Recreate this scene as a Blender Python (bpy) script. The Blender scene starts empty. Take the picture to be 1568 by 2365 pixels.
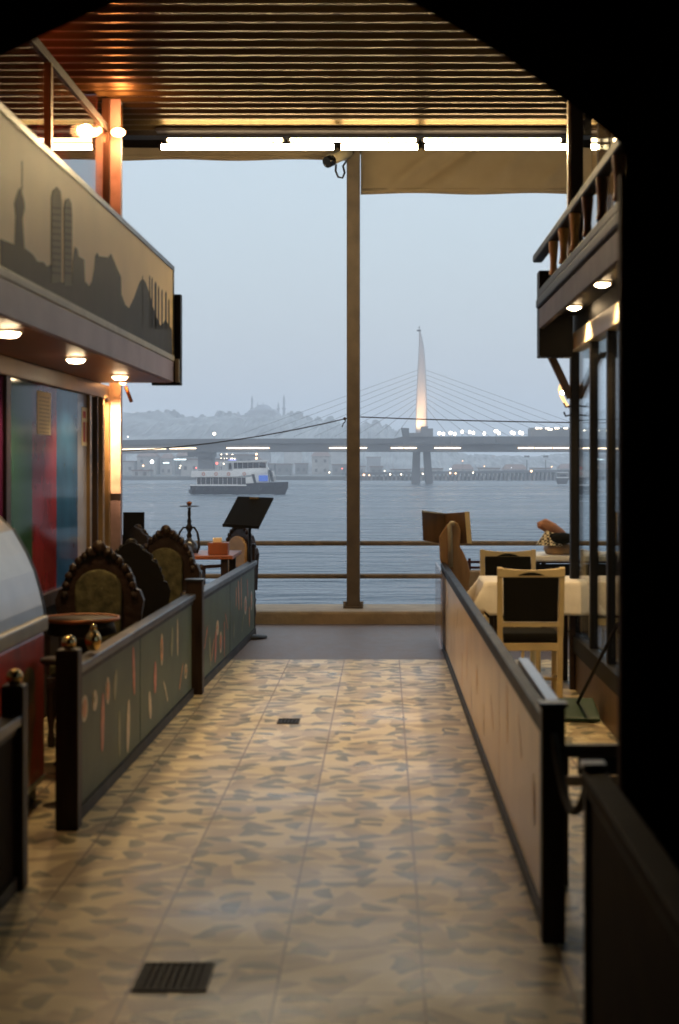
import bpy, math, random
from mathutils import Vector, Matrix
R = math.radians
S = bpy.context.scene
COL = S.collection
K = 2.7484e-4           # picture unit -> slope
EYE = 1.6
VX, VY = 888.0, 1074.0  # where the passage vanishes, in picture units

def at(x, y, D):
    return Vector(((x-VX)*K*D, D, EYE-(y-VY)*K*D))

# ------------------------------------------------------------------ camera
cam = bpy.data.cameras.new('camera')
camo = bpy.data.objects.new('camera', cam); COL.objects.link(camo)
camo.location = (0, 0, EYE); camo.rotation_euler = (R(90), 0, 0)
cam.sensor_fit = 'VERTICAL'; cam.sensor_height = 36; cam.sensor_width = 24
cam.lens = 36*4650/3022
cam.shift_x = -(VX-784)*1.278/3022
cam.shift_y = -(1182.5-VY)*1.278/3022
cam.clip_start = 0.1; cam.clip_end = 9000
cam.dof.use_dof = True; cam.dof.focus_distance = 34; cam.dof.aperture_fstop = 3.0
S.camera = camo

# ------------------------------------------------------------------ world: heavy overcast dusk
w = bpy.data.worlds.new('World'); S.world = w; w.use_nodes = True
nt = w.node_tree; nt.nodes.clear()
out = nt.nodes.new('ShaderNodeOutputWorld')
sky = nt.nodes.new('ShaderNodeTexSky'); sky.sky_type = 'NISHITA'; sky.sun_disc = False
sky.sun_elevation = R(2.0); sky.sun_rotation = R(200); sky.dust_density = 3
b1 = nt.nodes.new('ShaderNodeBackground'); b1.inputs[1].default_value = 0.05
nt.links.new(sky.outputs[0], b1.inputs[0])
tc = nt.nodes.new('ShaderNodeTexCoord'); sep = nt.nodes.new('ShaderNodeSeparateXYZ')
nt.links.new(tc.outputs['Generated'], sep.inputs[0])
rp = nt.nodes.new('ShaderNodeValToRGB'); cr = rp.color_ramp
cr.elements[0].position = 0.0; cr.elements[0].color = (.42,.50,.60,1)
cr.elements[1].position = 1.0; cr.elements[1].color = (1.35,1.58,1.80,1)
e = cr.elements.new(0.22); e.color = (.50,.60,.71,1)
nt.links.new(sep.outputs[2], rp.inputs[0])
b2 = nt.nodes.new('ShaderNodeBackground'); b2.inputs[1].default_value = 0.535
nt.links.new(rp.outputs[0], b2.inputs[0])
ad = nt.nodes.new('ShaderNodeAddShader')
nt.links.new(b1.outputs[0], ad.inputs[0]); nt.links.new(b2.outputs[0], ad.inputs[1])
nt.links.new(ad.outputs[0], out.inputs[0])
sun = bpy.data.lights.new('sun','SUN'); sun.energy = 0.12; sun.angle = R(25); sun.color = (1,.93,.85)
suno = bpy.data.objects.new('sun', sun); COL.objects.link(suno); suno.rotation_euler = (R(55), 0, R(20))

S.view_settings.view_transform = 'Standard'; S.view_settings.look = 'None'
S.view_settings.exposure = 1.0; S.view_settings.gamma = 1; S.view_settings.use_curve_mapping = False
S.render.engine = 'CYCLES'
cy = S.cycles
cy.use_denoising = True; cy.max_bounces = 7; cy.diffuse_bounces = 3; cy.glossy_bounces = 4
cy.transparent_max_bounces = 12; cy.transmission_bounces = 4; cy.volume_bounces = 2
cy.sample_clamp_indirect = 6; cy.caustics_reflective = False; cy.caustics_refractive = False
cy.use_adaptive_sampling = True; cy.adaptive_threshold = 0.01

# ------------------------------------------------------------------ materials
def mat(name, col, rough=.6, metal=0, var=.12, vscale=6, bump=0, bscale=30, spec=.5, emit=None, es=0, coat=0, stretch=None, rvar=.0, ior=1.5):
    m = bpy.data.materials.new(name); m.use_nodes = True
    n = m.node_tree.nodes; l = m.node_tree.links
    p = n['Principled BSDF']
    p.inputs['Roughness'].default_value = rough; p.inputs['Metallic'].default_value = metal
    p.inputs['Specular IOR Level'].default_value = spec
    p.inputs['IOR'].default_value = ior
    p.inputs['Coat Weight'].default_value = coat; p.inputs['Coat Roughness'].default_value = .08
    t = n.new('ShaderNodeTexCoord'); mp = n.new('ShaderNodeMapping')
    l.new(t.outputs['Object'], mp.inputs[0])
    if stretch: mp.inputs['Scale'].default_value = stretch
    no = n.new('ShaderNodeTexNoise'); no.inputs['Scale'].default_value = vscale; no.inputs['Detail'].default_value = 5
    l.new(mp.outputs[0], no.inputs[0])
    r = n.new('ShaderNodeValToRGB')
    c = Vector(col[:3])
    r.color_ramp.elements[0].position = .3; r.color_ramp.elements[1].position = .7
    r.color_ramp.elements[0].color = (*[max(0,x*(1-var)) for x in c], 1)
    r.color_ramp.elements[1].color = (*[min(1,x*(1+var)) for x in c], 1)
    l.new(no.outputs[0], r.inputs[0]); l.new(r.outputs[0], p.inputs['Base Color'])
    if rvar:
        mr = n.new('ShaderNodeMapRange'); mr.inputs[3].default_value = max(.02, rough-rvar); mr.inputs[4].default_value = rough+rvar
        l.new(no.outputs[0], mr.inputs[0]); l.new(mr.outputs[0], p.inputs['Roughness'])
    if bump:
        nb = n.new('ShaderNodeTexNoise'); nb.inputs['Scale'].default_value = bscale; nb.inputs['Detail'].default_value = 4
        l.new(mp.outputs[0], nb.inputs[0])
        b = n.new('ShaderNodeBump'); b.inputs['Strength'].default_value = bump; b.inputs['Distance'].default_value = .02
        l.new(nb.outputs[0], b.inputs['Height']); l.new(b.outputs[0], p.inputs['Normal'])
    if emit:
        p.inputs['Emission Color'].default_value = (*emit, 1); p.inputs['Emission Strength'].default_value = es
    return m

def glass(name, tint=(.9,.95,.97), refl=.12, rough=.02, body=None, opac=0.0):
    # a flat pane: mostly clear, reflects more at grazing angles, may carry a coloured film
    m = bpy.data.materials.new(name); m.use_nodes = True
    n = m.node_tree.nodes; l = m.node_tree.links; n.remove(n['Principled BSDF'])
    o = n['Material Output']
    tr = n.new('ShaderNodeBsdfTransparent'); tr.inputs[0].default_value = (*tint, 1)
    gl = n.new('ShaderNodeBsdfGlossy'); gl.inputs['Roughness'].default_value = rough
    gl.inputs[0].default_value = (.95,.95,.95,1)
    base = tr
    if body:
        d = n.new('ShaderNodeBsdfDiffuse'); nz = n.new('ShaderNodeTexNoise'); nz.inputs['Scale'].default_value = 4
        mx = n.new('ShaderNodeMix'); mx.data_type = 'RGBA'
        mx.inputs[6].default_value = (*[x*.8 for x in body],1); mx.inputs[7].default_value = (*[min(1,x*1.2) for x in body],1)
        l.new(nz.outputs[0], mx.inputs[0]); l.new(mx.outputs[2], d.inputs[0])
        ms0 = n.new('ShaderNodeMixShader'); ms0.inputs[0].default_value = opac
        l.new(tr.outputs[0], ms0.inputs[1]); l.new(d.outputs[0], ms0.inputs[2]); base = ms0
    lw = n.new('ShaderNodeLayerWeight'); lw.inputs[0].default_value = .35
    mr = n.new('ShaderNodeMapRange'); mr.inputs[3].default_value = refl*.5; mr.inputs[4].default_value = min(1, refl+.5)
    l.new(lw.outputs['Fresnel'], mr.inputs[0])
    ms = n.new('ShaderNodeMixShader')
    l.new(mr.outputs[0], ms.inputs[0]); l.new(base.outputs[0], ms.inputs[1]); l.new(gl.outputs[0], ms.inputs[2])
    l.new(ms.outputs[0], o.inputs[0])
    return m

def emit(name, col, s, sample=True):
    m = bpy.data.materials.new(name); m.use_nodes = True
    n = m.node_tree.nodes; l = m.node_tree.links; n.remove(n['Principled BSDF'])
    e = n.new('ShaderNodeEmission'); e.inputs[0].default_value = (*col,1); e.inputs[1].default_value = s
    l.new(e.outputs[0], n['Material Output'].inputs[0])
    if not sample: m.cycles.emission_sampling = 'NONE'
    return m

M = {}
M['dark_wood'] = mat('dark_wood', (.022,.011,.006), .5, spec=.25, bump=.3, stretch=(1,1,.15), vscale=20, var=.4)
M['carved'] = mat('carved_wood', (.020,.009,.005), .45, spec=.35, bump=.5, bscale=22, var=.4)
M['black_wood'] = mat('black_wood', (.005,.004,.003), .55, spec=.18, bump=.2)
M['black_metal'] = mat('black_metal', (.006,.005,.005), .5, spec=.15, rvar=.1)
M['rail_metal'] = mat('rail_metal', (.015,.015,.018), .34, spec=.4, rvar=.12, vscale=3)
M['bronze'] = mat('bronze_frame', (.20,.13,.055), .38, metal=.6, bump=.05)
M['brown_gold'] = mat('brown_gold_paint', (.20,.13,.055), .45, spec=.3)
M['gold_frame'] = mat('cream_metal', (.50,.42,.27), .4, metal=.2)
M['tan_paint'] = mat('tan_paint', (.20,.145,.085), .55, bump=.25, bscale=60, var=.25, vscale=9)
M['pole_paint'] = mat('pole_paint', (.10,.072,.045), .5, bump=.3, bscale=50, var=.3, vscale=5)
M['kerb'] = mat('kerb_stone', (.30,.22,.13), .7, bump=.4, bscale=40, var=.2)
M['canvas'] = mat('canvas', (.33,.26,.165), .85, bump=.15, bscale=200, var=.06)
M['cream_wood'] = mat('cream_wood', (.72,.57,.29), .5, bump=.1, var=.1)
M['charcoal'] = mat('charcoal_fabric', (.012,.011,.007), .9, spec=.1, bump=.3, bscale=200)
M['cloth'] = mat('cloth', (.86,.80,.68), .85, bump=.2, bscale=14, var=.05)
M['pad'] = mat('green_gold_brocade', (.085,.08,.042), .8, spec=.2, bump=.3, bscale=60, var=.55, vscale=16)
M['tan_pad'] = mat('tan_leather', (.36,.23,.11), .55, var=.2)
M['copper'] = mat('copper', (.32,.12,.045), .45, metal=.9, bump=.1)
M['brass'] = mat('brass', (.75,.55,.25), .22, metal=1)
M['terracotta'] = mat('brown_lacquer', (.25,.075,.025), .4, var=.2)
M['paper'] = mat('paper', (.80,.68,.45), .8, var=.05)
M['red_ink'] = mat('red_ink', (.45,.06,.04), .8)
M['grey_ink'] = mat('grey_ink', (.3,.27,.22), .8)
M['black_card'] = mat('black_card', (.004,.004,.004), .75, spec=.1)
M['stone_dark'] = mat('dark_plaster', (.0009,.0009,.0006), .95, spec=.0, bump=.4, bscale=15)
M['trim_red'] = mat('redbrown_trim', (.035,.008,.004), .7, spec=.1)
M['sign_face'] = mat('sign_face', (.78,.58,.25), .5, spec=.25, var=.06, vscale=2)
M['sign_ink'] = mat('sign_ink', (.045,.042,.038), .6, spec=.15, var=.15)
M['sign_ink2'] = mat('sign_ink_pale', (.13,.12,.095), .6, spec=.15, var=.15)
M['fascia'] = mat('fascia_violet', (.33,.25,.30), .5, var=.15, vscale=2.5, bump=.1)
M['fascia_dark'] = mat('balcony_fascia', (.085,.068,.07), .6, spec=.2, var=.2)
M['fascia_trim'] = mat('fascia_trim', (.42,.40,.34), .5)
M['soffit'] = mat('soffit_lacquer', (.20,.062,.015), .42, spec=.3, rvar=.06)
M['red_plastic'] = mat('red_plastic', (.62,.05,.015), .4, var=.2)
M['orange_print'] = mat('orange_print', (.38,.13,.035), .4, var=.35, vscale=12)
M['wafer_print'] = mat('wafer_print', (.30,.19,.06), .4, var=.35, vscale=14)
M['freezer_trim'] = mat('freezer_trim', (.52,.50,.40), .35)
M['freezer_glass'] = mat('freezer_glass', (.36,.39,.43), .14, var=.12, vscale=3, spec=.8)
M['panel_green'] = mat('panel_green', (.050,.078,.050), .5, spec=.3, var=.22, vscale=4)
M['panel_beige'] = mat('panel_beige', (.74,.56,.33), .3, var=.10, vscale=3)
M['p_red'] = mat('print_red', (.42,.10,.04), .4, var=.4, vscale=25)
M['p_cream'] = mat('print_cream', (.46,.38,.25), .4, var=.3, vscale=25)
M['p_olive'] = mat('print_olive', (.17,.17,.06), .4, var=.4, vscale=25)
M['p_orange'] = mat('print_orange', (.50,.19,.06), .4, var=.3, vscale=25)
M['p_rose'] = mat('print_rose', (.72,.50,.30), .35, var=.25, vscale=18)
M['p_grey'] = mat('print_grey', (.68,.53,.33), .35, var=.2, vscale=18)
M['green_plastic'] = mat('green_plastic', (.01,.045,.015), .45)
M['wall_dark'] = mat('interior_dark', (.02,.013,.008), .85, spec=.1)
M['red_reflection_panel'] = mat('red_reflection_panel', (.6,.03,.02), .7, emit=(.9,.06,.03), es=.0)
M['post_white'] = mat('post_white', (.80,.60,.50), .5, bump=.2, bscale=12, var=.18, vscale=10)
M['post_pink'] = mat('post_pink', (.22,.16,.17), .5, var=.3)
M['white_box'] = mat('cctv_shell', (.50,.44,.30), .45)
M['near_panel'] = mat('near_brown_panel', (.022,.014,.006), .7, spec=.08, var=.3)
M['lens'] = mat('black_lens', (.005,.005,.006), .08)
M['curtain'] = mat('curtain', (.42,.36,.22), .8, bump=.2)
M['gingham'] = mat('gingham', (.5,.4,.25), .85)
M['bread'] = mat('bread_crust', (.42,.19,.10), .7, bump=.6, bscale=30, var=.35)
M['pale_wood'] = mat('oak', (.30,.17,.07), .45, bump=.2, stretch=(1,1,.2), vscale=14, var=.3)
M['mid_wood'] = mat('walnut', (.13,.07,.03), .45, bump=.2, stretch=(1,1,.2), vscale=14, var=.3)
M['tube'] = emit('tube_light', (1,.74,.38), 74)
M['tube_up'] = emit('tube_light_upper', (1,.74,.42), 13)
M['spot'] = emit('spot_glass', (1,.72,.42), 26)
M['spot_or'] = emit('spot_orange', (1,.42,.13), 30)
M['glow_arc'] = emit('glow_arc', (1,.55,.22), 1.1, False)
M['rope'] = mat('rope', (.03,.025,.015), .9)
M['pane'] = glass('clear_pane', refl=.10)
M['pane_up'] = glass('upper_pane', refl=.35, body=(.10,.03,.02), opac=.25)
M['pane_r'] = glass('curtained_pane', refl=.45, body=(.40,.33,.20), opac=.55)
M['pane_haze'] = glass('fence_pane', tint=(.9,.85,.86), refl=.15, body=(.5,.42,.36), opac=.30)
M['hookah_glass'] = mat('hookah_glass', (.04,.05,.07), .1)

# gingham check
def make_gingham(m):
    n = m.node_tree.nodes; l = m.node_tree.links; p = n['Principled BSDF']
    t = n.new('ShaderNodeTexCoord'); ck = n.new('ShaderNodeTexChecker'); ck.inputs['Scale'].default_value = 42
    ck.inputs[1].default_value = (.78,.68,.46,1); ck.inputs[2].default_value = (.07,.05,.03,1)
    l.new(t.outputs['Object'], ck.inputs[0]); l.new(ck.outputs[0], p.inputs['Base Color'])
make_gingham(M['gingham'])

# ------------------------------------------------------------------ mesh builder
class MB:
    def __init__(s): s.v=[]; s.f=[]; s.m=[]; s.s=[]
    def add(s, vs, fs, m=0, sm=False):
        o = len(s.v); s.v += [tuple(v) for v in vs]
        for f in fs: s.f.append([i+o for i in f]); s.m.append(m); s.s.append(sm)
        return s
    def box(s, x0,x1,y0,y1,z0,z1,m=0):
        if x0>x1: x0,x1=x1,x0
        if y0>y1: y0,y1=y1,y0
        if z0>z1: z0,z1=z1,z0
        v=[(x0,y0,z0),(x1,y0,z0),(x1,y1,z0),(x0,y1,z0),(x0,y0,z1),(x1,y0,z1),(x1,y1,z1),(x0,y1,z1)]
        return s.add(v,[(0,3,2,1),(4,5,6,7),(0,1,5,4),(1,2,6,5),(2,3,7,6),(3,0,4,7)],m)
    def hexa(s, b, t, m=0):      # four bottom + four top points
        return s.add(list(b)+list(t),[(0,3,2,1),(4,5,6,7),(0,1,5,4),(1,2,6,5),(2,3,7,6),(3,0,4,7)],m)
    def bar(s, a, b, wdt, h, m=0, up=Vector((0,0,1))):
        a=Vector(a); b=Vector(b); d=(b-a).normalized(); r=d.cross(up)
        if r.length<1e-4: r=Vector((1,0,0))
        r.normalize(); u=r.cross(d)
        q=[-r*wdt/2-u*h/2, r*wdt/2-u*h/2, r*wdt/2+u*h/2, -r*wdt/2+u*h/2]
        v=[a+x for x in q]+[b+x for x in q]
        return s.add(v,[(3,2,1,0),(4,5,6,7),(0,1,5,4),(1,2,6,5),(2,3,7,6),(3,0,4,7)],m)
    def tube(s, pts, r, n=10, m=0, r2=None):
        pts=[Vector(p) for p in pts]; rings=[]; prev=None
        for i,p in enumerate(pts):
            d=(pts[min(i+1,len(pts)-1)]-pts[max(i-1,0)]).normalized()
            if prev is None:
                a=Vector((0,0,1)) if abs(d.z)<.9 else Vector((1,0,0))
                u=d.cross(a).normalized()
            else: u=(prev-d*prev.dot(d)).normalized()
            prev=u; w_=d.cross(u)
            rr=r[i] if isinstance(r,(list,tuple)) else (r if r2 is None else r+(r2-r)*i/(len(pts)-1))
            rings.append([p+u*math.cos(2*math.pi*k/n)*rr+w_*math.sin(2*math.pi*k/n)*rr for k in range(n)])
        v=[q for g in rings for q in g]; f=[]
        for i in range(len(rings)-1):
            for k in range(n): f.append((i*n+k,i*n+(k+1)%n,(i+1)*n+(k+1)%n,(i+1)*n+k))
        s.add(v,f,m,True)
        s.add(rings[0],[tuple(range(n))[::-1]],m); s.add(rings[-1],[tuple(range(n))],m)
        return s
    def lathe(s, prof, c=(0,0,0), n=20, m=0):
        c=Vector(c); v=[]; f=[]
        for r,z in prof:
            for k in range(n): v.append(c+Vector((r*math.cos(2*math.pi*k/n), r*math.sin(2*math.pi*k/n), z)))
        for i in range(len(prof)-1):
            for k in range(n): f.append((i*n+k,i*n+(k+1)%n,(i+1)*n+(k+1)%n,(i+1)*n+k))
        return s.add(v,f,m,True)
    def ball(s, c, r, n=14, m=0, sc=(1,1,1)):
        prof=[(math.sin(math.pi*i/8)*r, -math.cos(math.pi*i/8)*r) for i in range(9)]
        c=Vector(c); v=[]; f=[]
        for rr,z in prof:
            for k in range(n): v.append(c+Vector((rr*math.cos(2*math.pi*k/n)*sc[0], rr*math.sin(2*math.pi*k/n)*sc[1], z*sc[2])))
        for i in range(8):
            for k in range(n): f.append((i*n+k,i*n+(k+1)%n,(i+1)*n+(k+1)%n,(i+1)*n+k))
        return s.add(v,f,m,True)
    def prism(s, poly, fn, d0, d1, m=0, mside=None):   # poly (a,b); fn(a,b,d)->point
        n=len(poly); A=[fn(a,b,d0) for a,b in poly]; B=[fn(a,b,d1) for a,b in poly]
        s.add(A,[tuple(range(n))],m); s.add(B,[tuple(range(n))[::-1]],m)
        s.add(A+B,[(i,(i+1)%n,n+(i+1)%n,n+i) for i in range(n)], m if mside is None else mside)
        return s
    def build(s, name, mats, parent=None, bevel=0, subsurf=0, tri=False):
        me=bpy.data.meshes.new(name); me.from_pydata(s.v,[],s.f)
        if not isinstance(mats,(list,tuple)): mats=[mats]
        for m_ in mats: me.materials.append(m_)
        me.polygons.foreach_set('material_index', s.m); me.polygons.foreach_set('use_smooth', s.s)
        import bmesh
        bm=bmesh.new(); bm.from_mesh(me)
        bmesh.ops.remove_doubles(bm, verts=bm.verts, dist=1e-5)
        bmesh.ops.recalc_face_normals(bm, faces=bm.faces); bm.to_mesh(me); bm.free()
        me.update()
        o=bpy.data.objects.new(name, me); COL.objects.link(o)
        if parent is not None:
            o.parent=parent; o.matrix_parent_inverse = parent.matrix_basis.inverted() if parent.get('_world') else Matrix()
        if bevel:
            b=o.modifiers.new('bevel','BEVEL'); b.width=bevel; b.segments=2; b.limit_method='ANGLE'; b.angle_limit=R(50)
        return o

def tag(o, label, cat, group=None):
    o['label']=label; o['category']=cat
    if group: o['group']=group
    return o
def thing(name, label, cat, loc=(0,0,0), rz=0, group=None, local=False):
    """Empty at the base; local=True: parts are written in its own space, else in world space"""
    o=bpy.data.objects.new(name,None); COL.objects.link(o); o.empty_display_size=.2
    o.location=loc; o.rotation_euler=(0,0,rz)
    if not local:
        o['_world']=1
    o.matrix_basis = Matrix.Translation(Vector(loc)) @ Matrix.Rotation(rz,4,'Z')
    return tag(o,label,cat,group)
def struct(o): o['kind']='structure'; return o
def dup(root, loc, rz=0, label=None, group=None):
    r=root.copy(); COL.objects.link(r); r.location=loc; r.rotation_euler=(0,0,rz)
    if label: r['label']=label
    if group: r['group']=group
    for ch in list(root.children):
        c=ch.copy(); COL.objects.link(c); c.parent=r
        for g in ch.children:
            d=g.copy(); COL.objects.link(d); d.parent=c
    return r
def lamp(name, kind, loc, energy, col, size=.05, parent=None, **kw):
    l=bpy.data.lights.new(name, kind); l.energy=energy; l.color=col
    if kind=='POINT' or kind=='SPOT': l.shadow_soft_size=size
    for k_,v_ in kw.items(): setattr(l,k_,v_)
    o=bpy.data.objects.new(name,l); COL.objects.link(o); o.location=loc
    if parent is not None:
        o.parent=parent
        if parent.get('_world'): o.matrix_parent_inverse=parent.matrix_basis.inverted()
    return o

# ================================================================== SETTING
# tiled floor -------------------------------------------------------
def tile_mat():
    m=bpy.data.materials.new('patterned_tiles'); m.use_nodes=True
    n=m.node_tree.nodes; l=m.node_tree.links; p=n['Principled BSDF']
    g=n.new('ShaderNodeNewGeometry')
    def mapping(loc=(0,0,0), sc=(1,1,1), rot=0):
        q=n.new('ShaderNodeMapping'); q.inputs['Location'].default_value=loc; q.inputs['Scale'].default_value=sc
        q.inputs['Rotation'].default_value=(0,0,rot); return q
    # each tile carries the same facets, turned by the tile it sits in
    mp=mapping((-.12,-4.77,0)); l.new(g.outputs['Position'], mp.inputs[0])
    sx=n.new('ShaderNodeSeparateXYZ'); l.new(mp.outputs[0], sx.inputs[0])
    def math_(op,a,b=None,bv=None):
        q=n.new('ShaderNodeMath'); q.operation=op; l.new(a,q.inputs[0])
        if b is not None: l.new(b,q.inputs[1])
        if bv is not None: q.inputs[1].default_value=bv
        return q.outputs[0]
    T=.45
    def edge(o_):
        fr=math_('FRACT', math_('DIVIDE', o_, bv=T))
        a=math_('ABSOLUTE', math_('SUBTRACT', fr, bv=.5))
        return math_('GREATER_THAN', a, bv=.4908)
    gx=edge(sx.outputs[0]); gy=edge(sx.outputs[1])
    gr=math_('MAXIMUM', gx, gy)
    # warp the coordinates a little so facets get curved sides
    nz=n.new('ShaderNodeTexNoise'); nz.inputs['Scale'].default_value=5; l.new(mp.outputs[0], nz.inputs[0])
    vm=n.new('ShaderNodeVectorMath'); vm.operation='MULTIPLY_ADD'; vm.inputs[1].default_value=(.05,.05,0)
    l.new(nz.outputs['Color'], vm.inputs[0]); l.new(mp.outputs[0], vm.inputs[2])
    def vmath(op,a,b=None,bv=None):
        q=n.new('ShaderNodeVectorMath'); q.operation=op; l.new(a,q.inputs[0])
        if b is not None: l.new(b,q.inputs[1])
        if bv is not None: q.inputs[1].default_value=bv
        return q
    def halfdiscs(scale, r_, off, asp, fade, keep):
        q=mapping(off); l.new(vm.outputs[0], q.inputs[0])
        v=n.new('ShaderNodeTexVoronoi'); v.voronoi_dimensions='2D'; v.inputs['Scale'].default_value=scale; v.inputs['Randomness'].default_value=.85
        l.new(q.outputs[0], v.inputs['Vector'])
        loc=vmath('SUBTRACT', q.outputs[0], v.outputs['Position']).outputs[0]
        loc=vmath('MULTIPLY', loc, bv=(1,asp,0)).outputs[0]
        sc_=n.new('ShaderNodeSeparateColor'); l.new(v.outputs['Color'], sc_.inputs[0])
        th=math_('MULTIPLY', sc_.outputs[0], bv=6.283)
        cx_=math_('COSINE', th); 
        sn=n.new('ShaderNodeMath'); sn.operation='SINE'; l.new(th,sn.inputs[0])
        cb=n.new('ShaderNodeCombineXYZ'); l.new(cx_,cb.inputs[0]); l.new(sn.outputs[0],cb.inputs[1])
        d=vmath('DOT_PRODUCT', loc, cb.outputs[0]).outputs['Value']
        ln=vmath('LENGTH', loc).outputs['Value']
        inside=n.new('ShaderNodeMapRange'); inside.inputs[1].default_value=r_; inside.inputs[2].default_value=r_*.93; l.new(ln,inside.inputs[0])
        flat=n.new('ShaderNodeMapRange'); flat.inputs[1].default_value=-.002; flat.inputs[2].default_value=.004; l.new(d,flat.inputs[0])
        grad=n.new('ShaderNodeMapRange'); grad.inputs[1].default_value=0; grad.inputs[2].default_value=r_; grad.inputs[3].default_value=1; grad.inputs[4].default_value=fade; l.new(d,grad.inputs[0])
        kp=math_('LESS_THAN', sc_.outputs[1], bv=keep)
        return math_('MULTIPLY', math_('MULTIPLY', inside.outputs[0], flat.outputs[0]), math_('MULTIPLY', grad.outputs[0], kp))
    def over(base, fac, col):
        q=n.new('ShaderNodeMix'); q.data_type='RGBA'; l.new(fac,q.inputs[0]); q.inputs[7].default_value=(*col,1)
        if isinstance(base,tuple): q.inputs[6].default_value=(*base,1)
        else: l.new(base,q.inputs[6])
        return q.outputs[2]
    c_=over((.80,.68,.42), halfdiscs(3.7,.165,(0,0,0),1.2,.3,.97), (.44,.335,.20))
    c_=over(c_, halfdiscs(4.6,.125,(2.2,5.1,0),1.1,.45,.8), (.52,.41,.25))
    c_=over(c_, halfdiscs(6.2,.074,(7.3,1.7,0),1.0,.7,.85), (.17,.165,.105))
    class _o: outputs=[None,None,c_]
    mx=_o
    # dirt
    nd=n.new('ShaderNodeTexNoise'); nd.inputs['Scale'].default_value=1.6; nd.inputs['Detail'].default_value=7; l.new(mp.outputs[0],nd.inputs[0])
    mrd=n.new('ShaderNodeMapRange'); mrd.inputs[1].default_value=.3; mrd.inputs[2].default_value=.75; mrd.inputs[3].default_value=1.05; mrd.inputs[4].default_value=.80
    l.new(nd.outputs[0],mrd.inputs[0])
    mm=n.new('ShaderNodeVectorMath'); mm.operation='SCALE'; l.new(mx.outputs[2],mm.inputs[0]); l.new(mrd.outputs[0],mm.inputs[3])
    mg=n.new('ShaderNodeMix'); mg.data_type='RGBA'; l.new(gr,mg.inputs[0]); l.new(mm.outputs[0],mg.inputs[6]); mg.inputs[7].default_value=(.19,.12,.06,1)
    l.new(mg.outputs[2],p.inputs['Base Color'])
    mr=n.new('ShaderNodeMapRange'); mr.inputs[1].default_value=.35; mr.inputs[2].default_value=.7; mr.inputs[3].default_value=.27; mr.inputs[4].default_value=.48
    l.new(nd.outputs[0],mr.inputs[0]); l.new(mr.outputs[0],p.inputs['Roughness'])
    bp=n.new('ShaderNodeBump'); bp.inputs['Strength'].default_value=.25; bp.inputs['Distance'].default_value=.004
    ng=n.new('ShaderNodeMath'); ng.operation='SUBTRACT'; ng.inputs[0].default_value=1; l.new(gr,ng.inputs[1])
    l.new(ng.outputs[0],bp.inputs['Height']); l.new(bp.outputs[0],p.inputs['Normal'])
    return m
M['tiles']=tile_mat()
b=MB(); b.box(-9,6,-4,12.96,-.3,0)
struct(b.build('floor', M['tiles']))
M['mat_floor']=mat('brown_screed',(.105,.062,.040),.42,bump=.5,bscale=90,var=.25,vscale=7,rvar=.12)
b=MB(); b.box(-9,6,12.96,15.9,-.3,-.004)
struct(b.build('pavement', M['mat_floor']))
b=MB(); b.box(-12,9,15.9,16.75,-.3,.125)
struct(b.build('kerb', M['kerb'], bevel=.03))
b=MB(); b.box(-14,14,12,16.9,-6,-.3); b.box(-14,-12,16.7,16.9,-.3,.0)
struct(b.build('quay', M['stone_dark']))

# water -------------------------------------------------------------
def water_mat():
    m=bpy.data.materials.new('estuary_water'); m.use_nodes=True
    n=m.node_tree.nodes; l=m.node_tree.links; p=n['Principled BSDF']
    p.inputs['Base Color'].default_value=(.028,.048,.068,1); p.inputs['Roughness'].default_value=.12; p.inputs['IOR'].default_value=1.33
    g=n.new('ShaderNodeNewGeometry')
    def noise(sc,det,scale):
        q=n.new('ShaderNodeMapping'); q.inputs['Scale'].default_value=sc; l.new(g.outputs['Position'],q.inputs[0])
        z=n.new('ShaderNodeTexNoise'); z.inputs['Scale'].default_value=scale; z.inputs['Detail'].default_value=det; l.new(q.outputs[0],z.inputs[0]); return z.outputs[0]
    a=noise((.42,1.0,1),5,.9); c=noise((.17,.30,1),5,.8); d=noise((.012,.03,1),2,1)
    b1_=n.new('ShaderNodeBump'); b1_.inputs['Strength'].default_value=1; b1_.inputs['Distance'].default_value=.9; l.new(a,b1_.inputs['Height'])
    b2_=n.new('ShaderNodeBump'); b2_.inputs['Strength'].default_value=1; b2_.inputs['Distance'].default_value=2.0; l.new(c,b2_.inputs['Height']); l.new(b1_.outputs[0],b2_.inputs['Normal'])
    l.new(b2_.outputs[0],p.inputs['Normal'])
    mr=n.new('ShaderNodeMapRange'); mr.inputs[1].default_value=.35; mr.inputs[2].default_value=.65; mr.inputs[3].default_value=.16; mr.inputs[4].default_value=.34
    l.new(d,mr.inputs[0]); l.new(mr.outputs[0],p.inputs['Roughness'])
    return m
b=MB(); b.add([(-2500,16.85,-4),(2500,16.85,-4),(2500,3200,-4),(-2500,3200,-4)],[(0,1,2,3)])
struct(b.build('water', water_mat()))

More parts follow.
